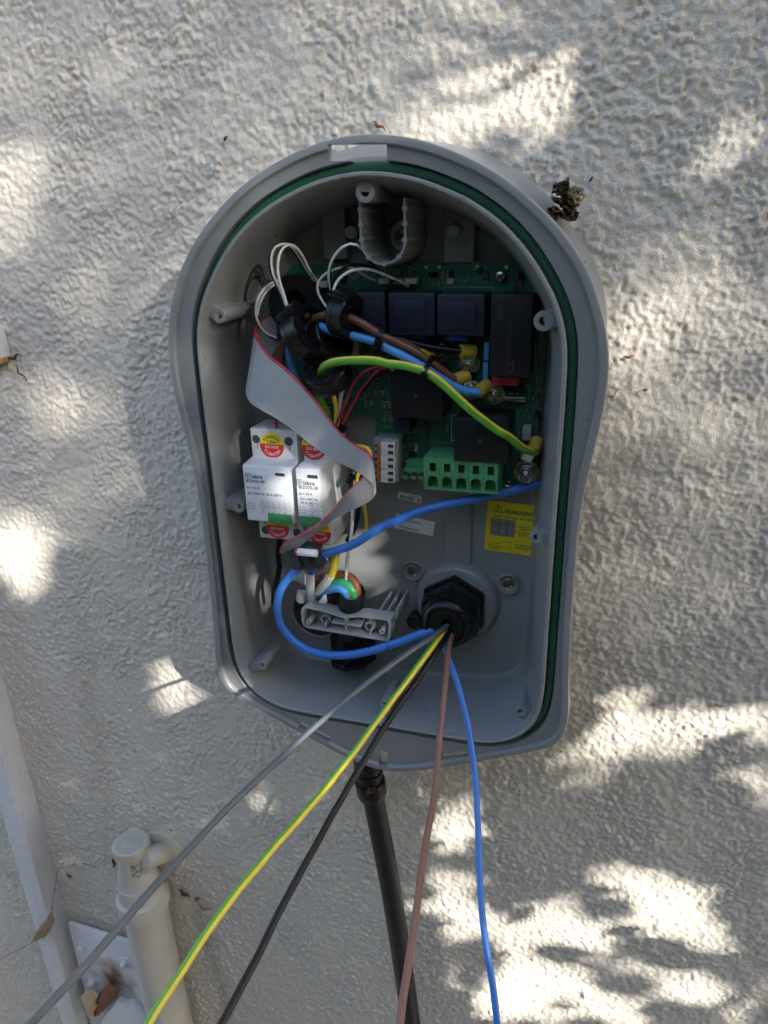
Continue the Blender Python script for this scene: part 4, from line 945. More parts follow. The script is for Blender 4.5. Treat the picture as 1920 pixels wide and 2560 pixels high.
lug(o, ZW('c6', 1432, 430, 38), ZW('c6', 1462, 350, 44) - ZW('c6', 1432, 430, 38), ZW('c6', 1390, 470, 47))
o = wire('insulated_wire', 'black wire behind the brown one, ending in a yellow lug', ZL('c3', [(1090, 900, 34), (1300, 925, 33)]) + ZL('c4', [(0, 600, 33), (150, 635, 33), (300, 680, 34), (430, 708, 35), (560, 730, 36), (680, 742, 38), (745, 745, 40)]), .0025, M_WIREBLK)
lug(o, ZW('c4', 722, 742, 38), ZW('c4', 800, 745, 42) - ZW('c4', 722, 742, 38), at_t(SB, 46))
o = wire('insulated_wire', 'short brown wire end hidden behind, with yellow lug on a stud', ZL('c4', [(150, 668, 30), (250, 705, 32), (345, 742, 35)]), .0030, M_BROWN)
lug(o, ZW('c4', 330, 738, 35), ZW('c4', 410, 760, 38) - ZW('c4', 330, 738, 35), at_t(SA, 46))
# thick blue cable: right wall -> across the floor -> loop at lower left -> gland
o = wire('thick_blue_cable', 'thick blue cable sweeping across the floor and looping into the gland', ZL('c6', [(1620, 655, 55), (1520, 682, 53), (1440, 705, 50), (1320, 735, 46), (1150, 775, 42), (980, 815, 38), (800, 848, 34), (650, 882, 31), (500, 925, 28), (340, 985, 25), (150, 1068, 21)]) + ZL('b1', [(1220, 62, 17), (1080, 116, 14), (930, 165, 12), (830, 215, 11), (740, 280, 11), (665, 350, 12), (605, 440, 13), (577, 540, 14), (578, 640, 15), (612, 745, 16), (690, 850, 17), (800, 930, 17), (950, 980, 16), (1100, 990, 15), (1300, 965, 14), (1500, 910, 14)]) + ZL('b2', [(100, 785, 14), (280, 730, 16), (440, 670, 20), (540, 635, 24), (620, 600, 32)]), .0031, M_BLUE, 'cable', 14)
# wires out of the gland towards the photographer
def out_wire(label, pts, r, m, ref=None, twist=0., name='insulated_wire', n=14):
    P = [Q(u, v, d - .030 * min(1, max(0, (1950 - v) / 350))) for u, v, d in pts]
    return wire(name, label, P, r, m, 'wire', n, ref=ref, twist=twist, step=.005, wob=.00028)
out_wire('grey wire pulled out of the gland to the lower left', [(1130, 1552, .570), (1106, 1574, .548), (1020, 1633, .520), (880, 1737, .484), (700, 1897, .438), (540, 2050, .400), (347, 2261, .356), (200, 2428, .328), (85, 2552, .309), (-80, 2720, .290)], .00195, M_GREYW)
out_wire('green and yellow earth wire pulled out of the gland', [(1122, 1562, .570), (1099, 1592, .548), (1040, 1671, .521), (953, 1788, .486), (827, 1955, .443), (680, 2124, .404), (540, 2298, .370), (440, 2450, .348), (372, 2556, .334), (260, 2740, .313)], .0021, M_EARTH, ref=(.22, -.58, .78), twist=-.15, name='earth_wire')
out_wire('black wire pulled out of the gland between earth and brown', [(1130, 1566, .570), (1112, 1598, .548), (1055, 1683, .521), (953, 1830, .478), (850, 2005, .438), (724, 2232, .396), (640, 2397, .372), (558, 2552, .350), (460, 2740, .327)], .00205, M_WIREBLK)
out_wire('pinkish brown wire hanging straight down from the gland', [(1138, 1565, .580), (1125, 1602, .550), (1117, 1664, .530), (1107, 1765, .502), (1101, 1830, .486), (1089, 1962, .455), (1060, 2138, .422), (1033, 2327, .390), (1000, 2556, .358), (975, 2740, .335)], .0021, M_BROWN2)
out_wire('blue wire curving down from the gland beside the brown one', [(1128, 1568, .575), (1112, 1615, .552), (1133, 1678, .535), (1157, 1755, .518), (1170, 1812, .508), (1186, 1930, .488), (1195, 2053, .470), (1198, 2180, .455), (1208, 2306, .440), (1227, 2433, .430), (1243, 2560, .420), (1265, 2740, .41)], .00205, M_BLUE)
# thin sensor leads (white with black partners)
def lead(label, k, pts, m, r=.00085, group='thin sensor leads'):
    return wire('thin_lead', label, ZL(k, pts) if k else pts, r, m, 'wire', 8, group)
lead('white lead forming the tall left loop', 'c3', [(600, 815, 20), (540, 640, 22), (470, 490, 20), (444, 340, 18), (478, 225, 18), (560, 187, 20), (635, 215, 26), (720, 330, 34), (800, 470, 42), (880, 565, 47)], M_WHITEW)
lead('white lead just right of the tallest left loop', 'c3', [(605, 800, 19), (565, 660, 20), (520, 520, 18), (507, 380, 16), (540, 250, 16), (600, 196, 18), (660, 205, 23), (735, 290, 30), (810, 440, 39), (900, 560, 47)], M_WHITEW)
lead('black lead paired with the tall white loops', 'c3', [(590, 810, 24), (500, 600, 26), (440, 440, 24), (432, 330, 22), (470, 225, 22), (540, 190, 25), (610, 210, 30), (700, 330, 38), (790, 480, 46), (870, 575, 49)], M_WIREBLK)
lead('white lead from the left board socket curling down the side', 'c3', [(715, 570, 47), (620, 545, 42), (545, 532, 37), (460, 552, 32), (370, 622, 28), (315, 720, 26), (300, 830, 26), (325, 930, 27), (375, 1010, 31), (450, 1058, 35), (520, 1082, 38)], M_WHITEW)
lead('second white lead curling down beside the ribbon fold', 'c3', [(705, 578, 48), (610, 560, 44), (530, 560, 38), (460, 580, 33), (390, 650, 29), (335, 760, 27), (315, 860, 27)], M_WHITEW)
lead('black lead curling down beside the ribbon fold', 'c3', [(700, 585, 49), (600, 575, 46), (520, 580, 41), (440, 620, 36), (370, 700, 32), (330, 800, 29), (325, 900, 29), (370, 1000, 32), (450, 1070, 35), (520, 1095, 38)], M_WIREBLK)
lead('white lead arching up to the curved rib', 'c3', [(1010, 640, 34), (990, 540, 30), (988, 450, 26), (1015, 345, 22), (1080, 250, 18), (1150, 200, 16), (1220, 186, 16), (1280, 215, 18), (1330, 270, 26), (1365, 330, 36)], M_WHITEW)
lead('black lead arching up to the curved rib', 'c3', [(1020, 660, 36), (1000, 450, 30), (1040, 300, 24), (1110, 205, 20), (1190, 168, 19), (1260, 190, 22), (1330, 290, 32), (1400, 380, 42), (1480, 450, 47)], M_WIREBLK)
lead('grey white lead looping low over the board', 'c3', [(995, 820, 26), (930, 730, 28), (885, 640, 30), (882, 570, 30), (920, 500, 30), (1000, 445, 30), (1080, 415, 30), (1170, 410, 32), (1260, 440, 36), (1340, 495, 42), (1430, 535, 47)], M_SLEEVE)
lead('bright white lead curving right to the third board socket', 'c3', [(1040, 780, 16), (1026, 700, 17), (1035, 610, 18), (1075, 530, 19), (1150, 465, 21), (1250, 428, 24), (1370, 428, 28), (1500, 470, 34), (1620, 525, 41), (1740, 585, 47)], M_WHITEW, .00095)
lead('black lead curving over the board chips', 'c3', [(1015, 650, 25), (1025, 540, 24), (1090, 440, 24), (1190, 385, 26), (1300, 388, 30), (1430, 425, 37), (1560, 500, 45), (1640, 555, 48)], M_WIREBLK)
# red, black, white and yellow control wires
CW = 'control wires running down behind the ribbon'
lead('red control wire, upper one from the board socket', None, ZL('c3', [(1545, 1360, 47), (1440, 1350, 43), (1320, 1395, 38), (1225, 1500, 34), (1165, 1640, 30)]) + ZL('c5', [(1120, 150, 28), (1065, 290, 27), (1020, 380, 27)]), M_REDW, .001, CW)
lead('red control wire, lower one from the board socket', None, ZL('c3', [(1560, 1366, 47), (1480, 1365, 44), (1370, 1470, 40), (1280, 1580, 36)]) + ZL('c5', [(1240, 80, 33), (1170, 190, 30), (1105, 320, 29), (1060, 400, 28)]), M_REDW, .001, CW)
lead('black control wire beside the red ones', None, ZL('c3', [(1570, 1372, 48), (1440, 1430, 44), (1320, 1560, 40)]) + ZL('c5', [(1260, 40, 36), (1180, 170, 32), (1110, 290, 30), (1080, 350, 29)]), M_WIREBLK, .001, CW)
lead('white control wire below the earth sensor ring', None, ZL('c3', [(1150, 1480, 34), (1120, 1560, 32)]) + ZL('c5', [(1110, 0, 31), (1085, 180, 30), (1068, 300, 29), (1050, 380, 30)]), M_WHITEW, .0014, CW)
lead('yellow control wire below the earth sensor ring', None, ZL('c3', [(985, 1520, 32), (1025, 1610, 31)]) + ZL('c5', [(1030, 30, 30), (1052, 120, 29), (1062, 200, 29), (1052, 300, 29)]), M_YELW, .0016, CW)
wire('earth_wire', 'short green and yellow wire dropping behind the ribbon', ZL('c3', [(870, 1500, 36), (890, 1570, 35)]) + ZL('c5', [(905, 40, 34), (935, 110, 33), (965, 170, 32), (1000, 260, 34)]), .003, M_EARTH, ref=(1, 0, 0))
lead('yellow control wire looping out behind the ribbon bend', 'c5', [(1180, 500, 34), (1260, 512, 30), (1340, 520, 27), (1378, 560, 26), (1370, 640, 28), (1310, 720, 30), (1268, 770, 28), (1250, 850, 30), (1290, 960, 34), (1318, 1060, 38), (1335, 1150, 42), (1342, 1285, 46), (1338, 1335, 50)], M_YELW, .0014, CW)
lead('white wire hanging from the contactor side to the cable end', None, ZL('c5', [(1230, 760, 36), (1235, 900, 38), (1215, 1100, 40), (1205, 1280, 38), (1190, 1420, 34)]) + ZL('b1', [(1175, 95, 33), (1155, 200, 30), (1148, 320, 27), (1152, 410, 25), (1172, 490, 26)]), M_WHITEW, .0014, CW)
lead('black wire down the side of the narrow contactor', 'c5', [(1240, 780, 38), (1270, 900, 40), (1268, 1100, 41), (1255, 1200, 41), (1220, 1310, 42), (1160, 1400, 44)], M_WIREBLK, .0018, CW)
lead('black wire following the blue loop on the left', 'b1', [(600, 20, 34), (585, 150, 32), (592, 260, 30), (575, 350, 30), (550, 450, 32), (545, 560, 36)], M_WIREBLK, .0022, CW)
lead('red wire entering the top of the wide contactor', 'H', [(640, 300, 26), (590, 195, 22), (575, 130, 24), (590, 50, 30), (640, -40, 36)], M_REDW, .001, CW)
lead('red wire under the plug of the ribbon', 'G', [(560, 20, 16), (640, 60, 16), (720, 95, 18), (800, 90, 22)], M_REDW, .0009, CW)
# sleeved cores at the lower left
def core(label, pts, m, sl, r=.0030, ref=None):
    o = wire('sleeved_core', label, ZL('G', pts), r, m, 'wire', 14, ref=ref)
    if sl: tube('white_sleeve', ZL('G', sl), r * 1.16, M_SLEEVE, o, 16)
    return o
core('yellow core with a milky sleeve on its end', [(960, 60, 20), (945, 140, 18), (935, 240, 17), (915, 350, 18), (870, 460, 20), (800, 570, 24)], M_YELW, [(868, 462, 20), (800, 570, 23), (735, 650, 27), (685, 710, 31)])
core('blue core with a milky sleeve pointing down', [(590, 300, 20), (585, 400, 19), (575, 480, 20)], M_BLUE, [(574, 435, 19), (568, 560, 20), (568, 680, 23), (585, 810, 28)], .0028)
core('white sleeved core beside the blue one', [(400, 400, 32), (440, 480, 33), (500, 560, 36)], M_SLEEVE, None, .0033); core('white sleeve stub left of the clamp', [(460, 680, 34), (450, 740, 32), (440, 820, 33)], M_SLEEVE, None, .0045); core('white sleeved core below the plug', [(310, 480, 32), (390, 500, 34), (470, 550, 37)], M_SLEEVE, None, .003)
core('orange brown core arching over the cable end', [(640, 590, 42), (700, 520, 38), (800, 478, 35), (920, 455, 33), (1030, 452, 31), (1120, 470, 29), (1195, 520, 27), (1240, 590, 25), (1262, 690, 24), (1250, 800, 27)], mat('orange_brown_insulation', (.30, .10, .04), .42), None, .0032)
core('green and yellow core arching over the cable end', [(640, 740, 38), (740, 650, 34), (840, 598, 31), (950, 575, 28), (1060, 582, 25), (1140, 625, 23), (1195, 690, 22), (1215, 790, 25)], M_EARTH2, None, .0036, (-.2, .85, -.4))
core('light blue core arching over the cable end', [(620, 800, 36), (700, 745, 32), (800, 690, 28), (900, 662, 24), (1000, 660, 21), (1075, 700, 20), (1110, 790, 23)], M_BLUE_L, None, .0033)

# ================================================================== CABLE CLAMP AND CHARGING CABLE END
CL = thing('cable_clamp', 'grey plastic cable clamp bar screwed over the black cable end', 'cable clamp', tuple(GP(900, 1150, 40)))
def frame_path():
    q = [(470, 935), (1080, 1075), (1700, 1120), (1745, 1150), (1760, 1200), (1740, 1400), (1720, 1440), (1640, 1430), (1100, 1345), (520, 1245), (460, 1215), (430, 1150), (420, 1010), (435, 955)]
    q = [(428, 990), (440, 955), (475, 940), (700, 985), (1080, 1078), (1300, 1075), (1700, 1128), (1745, 1150), (1760, 1200), (1745, 1400), (1720, 1440), (1640, 1432), (1100, 1345), (520, 1245), (470, 1220), (440, 1150)]
    return q
# outer frame traced on its front plane, 12 mm deep
fp = [GP(x, y, 16) for x, y in frame_path()]; cen = sum(fp, Vector()) / len(fp)
vs = []; fs = []; n = len(fp)
for p in fp:
    d = (cen - p); d.y = 0; dn = d.normalized(); i_ = p + Vector((dn.x * .0016, 0, dn.z * .0016))
    vs += [p, i_, i_ + Vector((0, .013, 0)), p + Vector((0, .013, 0))]
for i in range(n):
    a, b = i * 4, ((i + 1) % n) * 4; fs += [(a + j, a + (j + 1) % 4, b + (j + 1) % 4, b + j) for j in range(4)]
mk('clamp_frame', vs, fs, M_PLASTIC2, CL, True, 30)
MB().prism([p + Vector((0, .0125, 0)) for p in fp], (0, .0012, 0)).build('clamp_plate', M_PLASTIC2, CL, smooth=False)
for a, b, wd_ in (((1085, 1085), (1095, 1340), .0015), ((880, 1165), (1320, 1225), .0013), ((1450, 1110), (1455, 1140), .0012), ((800, 1150), (780, 1280), .0010), ((1470, 1260), (1440, 1375), .0010), ((770, 1010), (775, 1040), .001)):
    pa, pb = GP(*a, 17.5), GP(*b, 17.5); d = (pb - pa).normalized(); s_ = Vector((-d.z, 0, d.x)) * wd_ / 2
    MB().prism([pa + s_, pa - s_, pb - s_, pb + s_], (0, .0115, 0)).build('clamp_rib', M_PLASTIC2, CL, bevel=.0002)
for x, y in ((790, 1120), (1445, 1225)):
    p = GP(x, y, 21); MB().lathe([(.0042, .008), (.0040, 0), (.0024, 0), (.0023, .002)], p, (0, 1, 0), 22).build('screw_boss', M_PLASTIC2, CL); screw('clamp_screw', p + Vector((0, .001, 0)), .0029, CL)
for x, y in ((540, 1160), (1630, 1300)):
    p = GP(x, y, 15); q = GP(x + 75, y - 110, 30)
    MB().lathe([(.0011, .004), (.0011, 0), (.0022, 0), (.0024, .013)], p, (0, 1, 0), 8).build('hollow_peg', M_PLASTIC2, CL)
for x in (1600, 1720, 1840):
    p = GP(x, 1045, 28); MB().box((p.x - .0008, YT(28), p.z - .004), (p.x + .0008, YT(61.5), p.z + .004)).build('support_plate', M_PLASTIC2, CL, bevel=.0003)
p0, p1 = GP(1600, 1045, 28), GP(1840, 1045, 28); MB().box((p0.x, YT(36), p0.z - .0045), (p1.x, YT(61.5), p0.z - .003)).build('support_shelf', M_PLASTIC2, CL, bevel=.0003)
CC = thing('charging_cable_end', 'stripped black cable end held behind the grey clamp', 'cable', tuple(GP(1150, 900, 40)))
a, b, c_ = GP(1150, 720, 24), GP(1170, 920, 30), GP(1130, 1450, 44)
vs_, fs_, _ = tube_geo([GP(1190, 690, 22), GP(1180, 800, 25), GP(1160, 1000, 32), GP(1120, 1300, 40), GP(1080, 1600, 44)], .0092, 28, False)
MB().add(vs_, fs_).build('outer_sheath', M_BLACK2, CC)
vs_, fs_, _ = tube_geo([GP(1186, 745, 24.5), GP(1178, 850, 27.5)], .0083, 24, True)
MB().add(vs_, fs_).build('cable_filler', mat('cable_filler', (.06, .055, .055), .8), CC)
slab([(680, 870), (770, 755), (795, 890)], [24, 24, 24], 8, 'paper_filler', M_WHITEW, CC, .0003)
slab([(780, 870), (800, 740), (960, 700), (1030, 740), (1020, 920)], [28, 28, 28, 27, 27], 10, 'torn_sheath', M_BLACK2, CC, .0008)
gb = thing('inner_cable_gland', 'black gland nut under the clamp at the enclosure floor', 'cable gland', tuple(GP(1080, 1600, 50)))
cb = ZW('b1', 1200, 950, 48)
MB().cyl(cb + Vector((0, 0, .018)), cb + Vector((.001, 0, -.003)), .0175, .0185, 6, True, .3).build('gland_nut', M_BLACK, gb, bevel=.0008)
MB().cyl(cb + Vector((0, 0, -.002)), cb + Vector((.001, 0, -.008)), .0195, .0195, 8, True).build('gland_flange', M_BLACK, gb, bevel=.0008)
st = MB()
for i, (x, y) in enumerate(((760, 215), (770, 250), (790, 290), (760, 275))):
    st.tube([GP(x, y, 34), GP(x + 15, y - 30, 31), GP(x + 40, y - 25, 33)], .0006, 6)
tag(st.build('copper_strands', M_TIN, smooth=True), 'bare metal wire strands glinting beside the yellow core', 'wire')
tt = thing('terminal_clamp', 'small bright metal terminal under the narrow contactor', 'terminal', tuple(GP(830, 230, 36)))
MB().box((-.003, -.004, -.006), (.004, .004, .005), Matrix.Translation(GP(850, 230, 36))).build('metal_body', M_TIN, tt, bevel=.0008); screw('terminal_screw', GP(800, 225, 31), .0026, tt, axis=(-.5, -.8, .1))

# ================================================================== CABLE GLAND
GL = thing('cable_gland', 'large black hexagonal cable gland the five loose wires come out of', 'cable gland', tuple(GC))
gy = lambda h: Vector((GC.x, YT(62) - h, GC.z))
MB().cyl(gy(.0084), gy(.0150), .0262, .0262, 6, True, .5236).build('lock_nut', M_BLACK, GL, bevel=.0012)
MB().cyl(gy(.0150), gy(.0315), .0246, .0238, 6, True, .5236).build('cap_nut', M_BLACK, GL, bevel=.0014)
MB().lathe([(.0200, .0312), (.0202, .0340), (.0192, .0385), (.0170, .0412), (.0142, .0422), (.0132, .0412), (.0130, .038)], gy(0), (0, -1, 0), 44).build('dome_cap', M_BLACK, GL, ang=50)
MB().lathe([(.0131, .038), (.0128, .0402), (.0108, .0406), (.0086, .0400), (.0076, .0385), (.0001, .0375)], gy(0), (0, -1, 0), 40).build('rubber_seal', M_BLACK2, GL, ang=50)
p = ZW('b2', 400, 585, 50); tag(MB().lathe([(.0001, 0), (.0052, 0), (.0062, .0008), (.0062, .010)], p, (0, 1, 0), 24).build('rubber_plug', M_BLACK2), 'round black rubber plug between the clamp and the large gland', 'plug')

# ================================================================== CABLE TIES
def tie(label, pts, head, r=.0016):
    th = thing('cable_tie', label, 'cable tie', tuple(pts[0])); n = len(pts)
    P = spline([tuple(p) for p in pts] + [tuple(pts[0])], .0015); T = np.gradient(P, axis=0); T /= np.linalg.norm(T, axis=1)[:, None]
    nrm = np.cross(P[len(P) // 4] - P[0], P[len(P) // 2] - P[0]); nrm /= np.linalg.norm(nrm); vs = []; fs = []
    for i in range(len(P)):
        o_ = np.cross(T[i], nrm); o_ /= np.linalg.norm(o_)
        vs += [P[i] + nrm * r + o_ * .0005, P[i] - nrm * r + o_ * .0005, P[i] - nrm * r - o_ * .0005, P[i] + nrm * r - o_ * .0005]
    for i in range(len(P) - 1): fs += [(i * 4 + j, i * 4 + (j + 1) % 4, i * 4 + 4 + (j + 1) % 4, i * 4 + 4 + j) for j in range(4)]
    mk('strap', vs, fs, M_BLACK, th)
    hd = Vector(head); MB().box((-.0023, -.002, -.0025), (.0023, .002, .0025), Matrix.Translation(hd) @ Matrix.Rotation(.5, 4, 'Y')).build('tie_head', M_BLACK, th, bevel=.0004)
    return th
def loop(cs, R):
    """closed loop round a bundle: centres (k,x,y,t) first and last, half thickness R"""
    a, b = ZW(*cs[0]), ZW(*cs[1]); d = (b - a).normalized(); f_ = Vector((0, -1, 0)); f_ = (f_ - d * f_.dot(d)).normalized()
    return [a - d * R, a + f_ * R, (a + b) / 2 + f_ * R * 1.05, b + f_ * R, b + d * R, b - f_ * R, (a + b) / 2 - f_ * R * 1.05, a - f_ * R]
tie('black cable tie round brown, blue and earth wires', loop((('c4', 455, 845, 25), ('c4', 385, 960, 13)), .0042), ZW('c4', 372, 985, 8))
tie('black cable tie joining the brown and blue wires near the rings', loop((('c3', 1480, 1045, 20), ('c3', 1450, 1130, 20)), .0040), ZW('c3', 1455, 1135, 15.5))
tie('black cable tie round the red control wires', loop((('c5', 1060, 330, 29), ('c5', 1110, 345, 30)), .0028), ZW('c5', 1110, 345, 25))
tie('black cable tie on the wires beside the narrow contactor', loop((('c5', 1200, 800, 33), ('c5', 1260, 785, 31)), .0034), ZW('c5', 1190, 830, 27))
tie('black cable tie under the ribbon clip', loop((('J', 180, 1080, 22), ('J', 420, 960, 22)), .003), ZW('J', 175, 1130, 16))

# ================================================================== OUTSIDE THE BOX
# gland and conduit under the enclosure
cg = thing('conduit_gland', 'black threaded gland beneath the enclosure on the dark conduit', 'cable gland', tuple(ZW('K', 560, 1100, 44)))
ka, kb = ZW('K', 470, 380, 44), ZW('K', 590, 1150, 44); kd = (kb - ka).normalized(); LK = (kb - ka).length
MB().lathe([(.0115, -.012), (.0118, .006), (.0123, .0065), (.0123, .0095), (.0112, .0102), (.0112, .0125), (.0122, .013), (.0122, .0155), (.0112, .016), (.0110, LK * .62)], ka, kd, 36).build('threaded_body', M_BLACK, cg, ang=40)
MB().lathe([(.0105, LK * .55), (.0128, LK * .58), (.0131, LK * .62), (.0131, LK * .9), (.0122, LK * .99), (.0095, LK * 1.0)], ka, kd, 40).build('compression_nut', M_BLACK, cg, ang=40)
rb = MB()
for i in range(16):
    x, y = 470 + random.random() * 170, 990 + random.random() * 160; p = ZW('K', x, y, 31 - abs(x - 550) * .004)
    d = Vector((random.uniform(-1, 1), random.uniform(-.4, .1), random.uniform(-1, 1))).normalized() * .0014; e_ = Vector((random.uniform(-1, 1), -.3, random.uniform(-1, 1))).normalized() * .0009
    rb.add([p - d, p + e_, p + d, p - e_, p + Vector((0, .001, 0))], [(0, 1, 2, 3), (0, 1, 4), (1, 2, 4), (2, 3, 4), (3, 0, 4)])
tag(rb.build('flaky_debris', M_RUSTBIT, smooth=False), 'flake of reddish brown debris stuck on the black gland', 'debris')
wire('black_conduit', 'dark grey conduit running down the wall below the enclosure', [W(931, 1983, 44), W(977, 2222, 44), W(1028, 2560, 44), W(1075, 2900, 44)], .0093, mat('conduit_dark_grey', (.007, .008, .009), .40, var=.2, vscale=14, dust=.035, spec=.3), 'conduit', 28)
# white trunking
zl = ZOOM
ta = [ZW('b3', 70, 0, 50), ZW('b3', 552, 1555, 50)]
def trunk():
    th = thing('wall_trunking', 'white painted square trunking running down the left edge', 'trunking', (W(130, 2560, 60).x, 0, .05))
    a0, a1 = ZW('b3', -95, 0, 52), ZW('b3', 70, 0, 52); b0, b1 = ZW('b3', 395, 1555, 52), ZW('b3', 520, 1555, 52)
    xl = (a0.x + b0.x) / 2; xr = (a1.x + b1.x) / 2; tilt0 = (b1.x - a1.x) / (b1.z - a1.z)
    zt0, zb0 = 1.16, .02
    def X_(x, z): return x + (z - a1.z) * tilt0 * .6
    xr0 = a1.x; wd_ = .0225
    M_ = lambda z: (X_(xr0, z))
    MB().prism([(M_(zt0) - wd_, YT(52), zt0), (M_(zt0), YT(52), zt0), (M_(zb0), YT(52), zb0), (M_(zb0) - wd_, YT(52), zb0)], (0, .0275, 0)).build('trunking_body', M_TRUNK, th, bevel=.0014)
    MB().prism([(M_(zt0) - wd_ - .0012, YT(50.5), zt0), (M_(zt0) + .0012, YT(50.5), zt0), (M_(zb0) + .0012, YT(50.5), zb0), (M_(zb0) - wd_ - .0012, YT(50.5), zb0)], (0, .0035, 0)).build('trunking_lid', M_TRUNK, th, bevel=.0010)
trunk()
# cream pipe with capped tee
PP = thing('capped_pipe', 'cream painted pipe with capped tee at the lower left', 'pipe', tuple(ZW('b3', 1115, 1555, 50)))
pa, pb = ZW('b3', 845, 375, 48), ZW('b3', 1115, 1580, 48); pd = (pa - pb).normalized(); LP = (pa - pb).length
pb2 = pb - pd * .35; LP2 = LP + .35
hw = (ZW('b3', 1110, 1000, 48) - ZW('b3', 885, 1000, 48)).length / 2
MB().cyl(pb2, pb2 + pd * (LP2 - .05), hw * .94, hw * .94, 40).build('pipe_run', M_PIPE, PP)
MB().lathe([(hw * .96, LP2 - .088), (hw * 1.10, LP2 - .086), (hw * 1.13, LP2 - .078), (hw * 1.10, LP2 - .070), (hw * .96, LP2 - .068), (hw * .82, LP2 - .045), (hw * .70, LP2 - .03), (hw * .70, LP2 - .010)], pb2, pd, 40).build('tee_socket', M_PIPE, PP, ang=45)
MB().lathe([(hw * .70, LP2 - .012), (hw * .76, LP2 - .010), (hw * .76, LP2 - .001), (hw * .71, LP2), (hw * .56, LP2), (hw * .52, LP2 - .0014), (hw * .36, LP2 - .0014), (hw * .32, LP2), (.0001, LP2 + .0004)], pb2, pd, 40).build('end_cap', M_PIPE, PP, ang=30)
q0 = pa - pd * .036
vs_, fs_, _ = tube_geo([q0, ZW('b3', 985, 470, 50), ZW('b3', 1040, 450, 64), ZW('b3', 1062, 440, 78)], hw * .44, 24)
MB().add(vs_, fs_).build('wall_branch', M_PIPE, PP)
MB().lathe([(hw * 1.12, .001), (hw * 1.08, .005), (hw * .80, .008), (hw * .44, .009)], ZW('b3', 1060, 430, 78), (0.05, -1, .05), 36).build('wall_flange', M_PIPE, PP)
# painted plate with bolts and rust
def plate_mat():
    m = mat('white_painted_plate', (.64, .64, .66), .45, var=.05, vscale=18, bump=.2, bscale=150, dust=.15); t = m.node_tree; N = t.nodes; L = t.links
    p = N['Principled BSDF']; src = p.inputs['Base Color'].links[0].from_socket
    c = ZW('b3', 740, 1260, 66); tc = N.new('ShaderNodeTexCoord'); sb = N.new('ShaderNodeVectorMath'); sb.operation = 'SUBTRACT'; sb.inputs[1].default_value = tuple(c)
    L.new(tc.outputs['Object'], sb.inputs[0]); ln = N.new('ShaderNodeVectorMath'); ln.operation = 'LENGTH'; L.new(sb.outputs[0], ln.inputs[0])
    nz = N.new('ShaderNodeTexNoise'); nz.inputs['Scale'].default_value = 60; nz.inputs['Detail'].default_value = 8; L.new(tc.outputs['Object'], nz.inputs['Vector'])
    ad = N.new('ShaderNodeMath'); ad.operation = 'MULTIPLY_ADD'; ad.inputs[1].default_value = -.055; L.new(nz.outputs[0], ad.inputs[0]); L.new(ln.outputs['Value'], ad.inputs[2])
    mr = N.new('ShaderNodeMapRange'); mr.inputs[1].default_value = .012; mr.inputs[2].default_value = -.022; L.new(ad.outputs[0], mr.inputs[0])
    mx = N.new('ShaderNodeMix'); mx.data_type = 'RGBA'; mx.inputs[7].default_value = (.16, .065, .03, 1); L.new(mr.outputs[0], mx.inputs[0]); L.new(src, mx.inputs[6]); L.new(mx.outputs[2], p.inputs['Base Color'])
    return m
PL = thing('wall_plate', 'rust stained white painted metal plate bolted behind the cream pipe', 'metal plate', tuple(ZW('b3', 700, 1600, 70)))
M_PLATE = plate_mat()
MB().prism([ZW('b3', x, y, 66) for x, y in ((440, 905), (905, 1050), (1000, 1420), (1090, 1900), (640, 1900), (545, 1330))], (0, .005, 0)).build('plate', M_PLATE, PL, bevel=.0008)
for x, y in ((530, 1052), (812, 1152), (600, 1282)):
    p = ZW('b3', x, y, 66); MB().lathe([(.0072, 0), (.0070, .0008), (.0040, .001)], p, (0, -1, 0), 24).build('washer', M_PLATE, PL); MB().cyl(p + Vector((0, -.001, 0)), p + Vector((0, -.006, 0)), .0046, .0042, 6).build('bolt_head', M_PLATE, PL, bevel=.0008)
MB().prism([ZW('b3', x, y, 60) for x, y in ((660, 1530), (760, 1400), (860, 1420), (990, 1560), (980, 1700), (650, 1700))], (0, .006, 0)).build('lower_bracket', M_PLATE, PL, bevel=.001)
# white fitting at the left edge
le = thing('wall_box', 'corner of a white box at the left edge, rust tinted at its foot', 'box', (W(-60, 900, 60).x, 0, W(0, 905, 60).z))
MB().prism([W(u, v, 68) for u, v in ((-10, 815), (8, 892), (6, 905), (-10, 911), (-160, 945), (-180, 850))], (0, .009, 0)).build('box_body', mat('aged_white_paint', (.70, .70, .66), .5, var=.06, dust=.15), le, bevel=.001)
MB().prism([W(u, v, 67.4) for u, v in ((9, 893), (7, 907), (-10, 913), (-60, 922), (-60, 904))], (0, .008, 0)).build('rusty_foot', mat('rust_tint', (.42, .26, .10), .7, var=.3, vscale=60), le, bevel=.0006)

# ---- dried leaves and small debris
def leaf_mesh(name, pts, m, label, cat, bulge=.002, th=.0004):
    """outline of 3D points; a curled blade with thickness"""
    n = len(pts); P = [Vector(p) for p in pts]; c = sum(P, Vector()) / n
    c = c + Vector((0, -bulge, 0)); vs = []
    for lay in (0, 1):
        o_ = Vector((0, lay * th, 0)); vs += [p + o_ for p in P] + [(p * .5 + c * .5) + Vector((0, -bulge * .35 + random.uniform(-.0006, .0006), 0)) + o_ for p in P] + [c + o_]
    k = 2 * n + 1; fs = []
    for lay in (0, 1):
        b_ = lay * k
        for i in range(n): j = (i + 1) % n; fs += [(b_ + i, b_ + j, b_ + n + j, b_ + n + i), (b_ + n + i, b_ + n + j, b_ + 2 * n)]
    for i in range(n): j = (i + 1) % n; fs.append((i, j, k + j, k + i))
    o = mk(name, vs, fs, m, None, True, 60); return tag(o, label, cat)
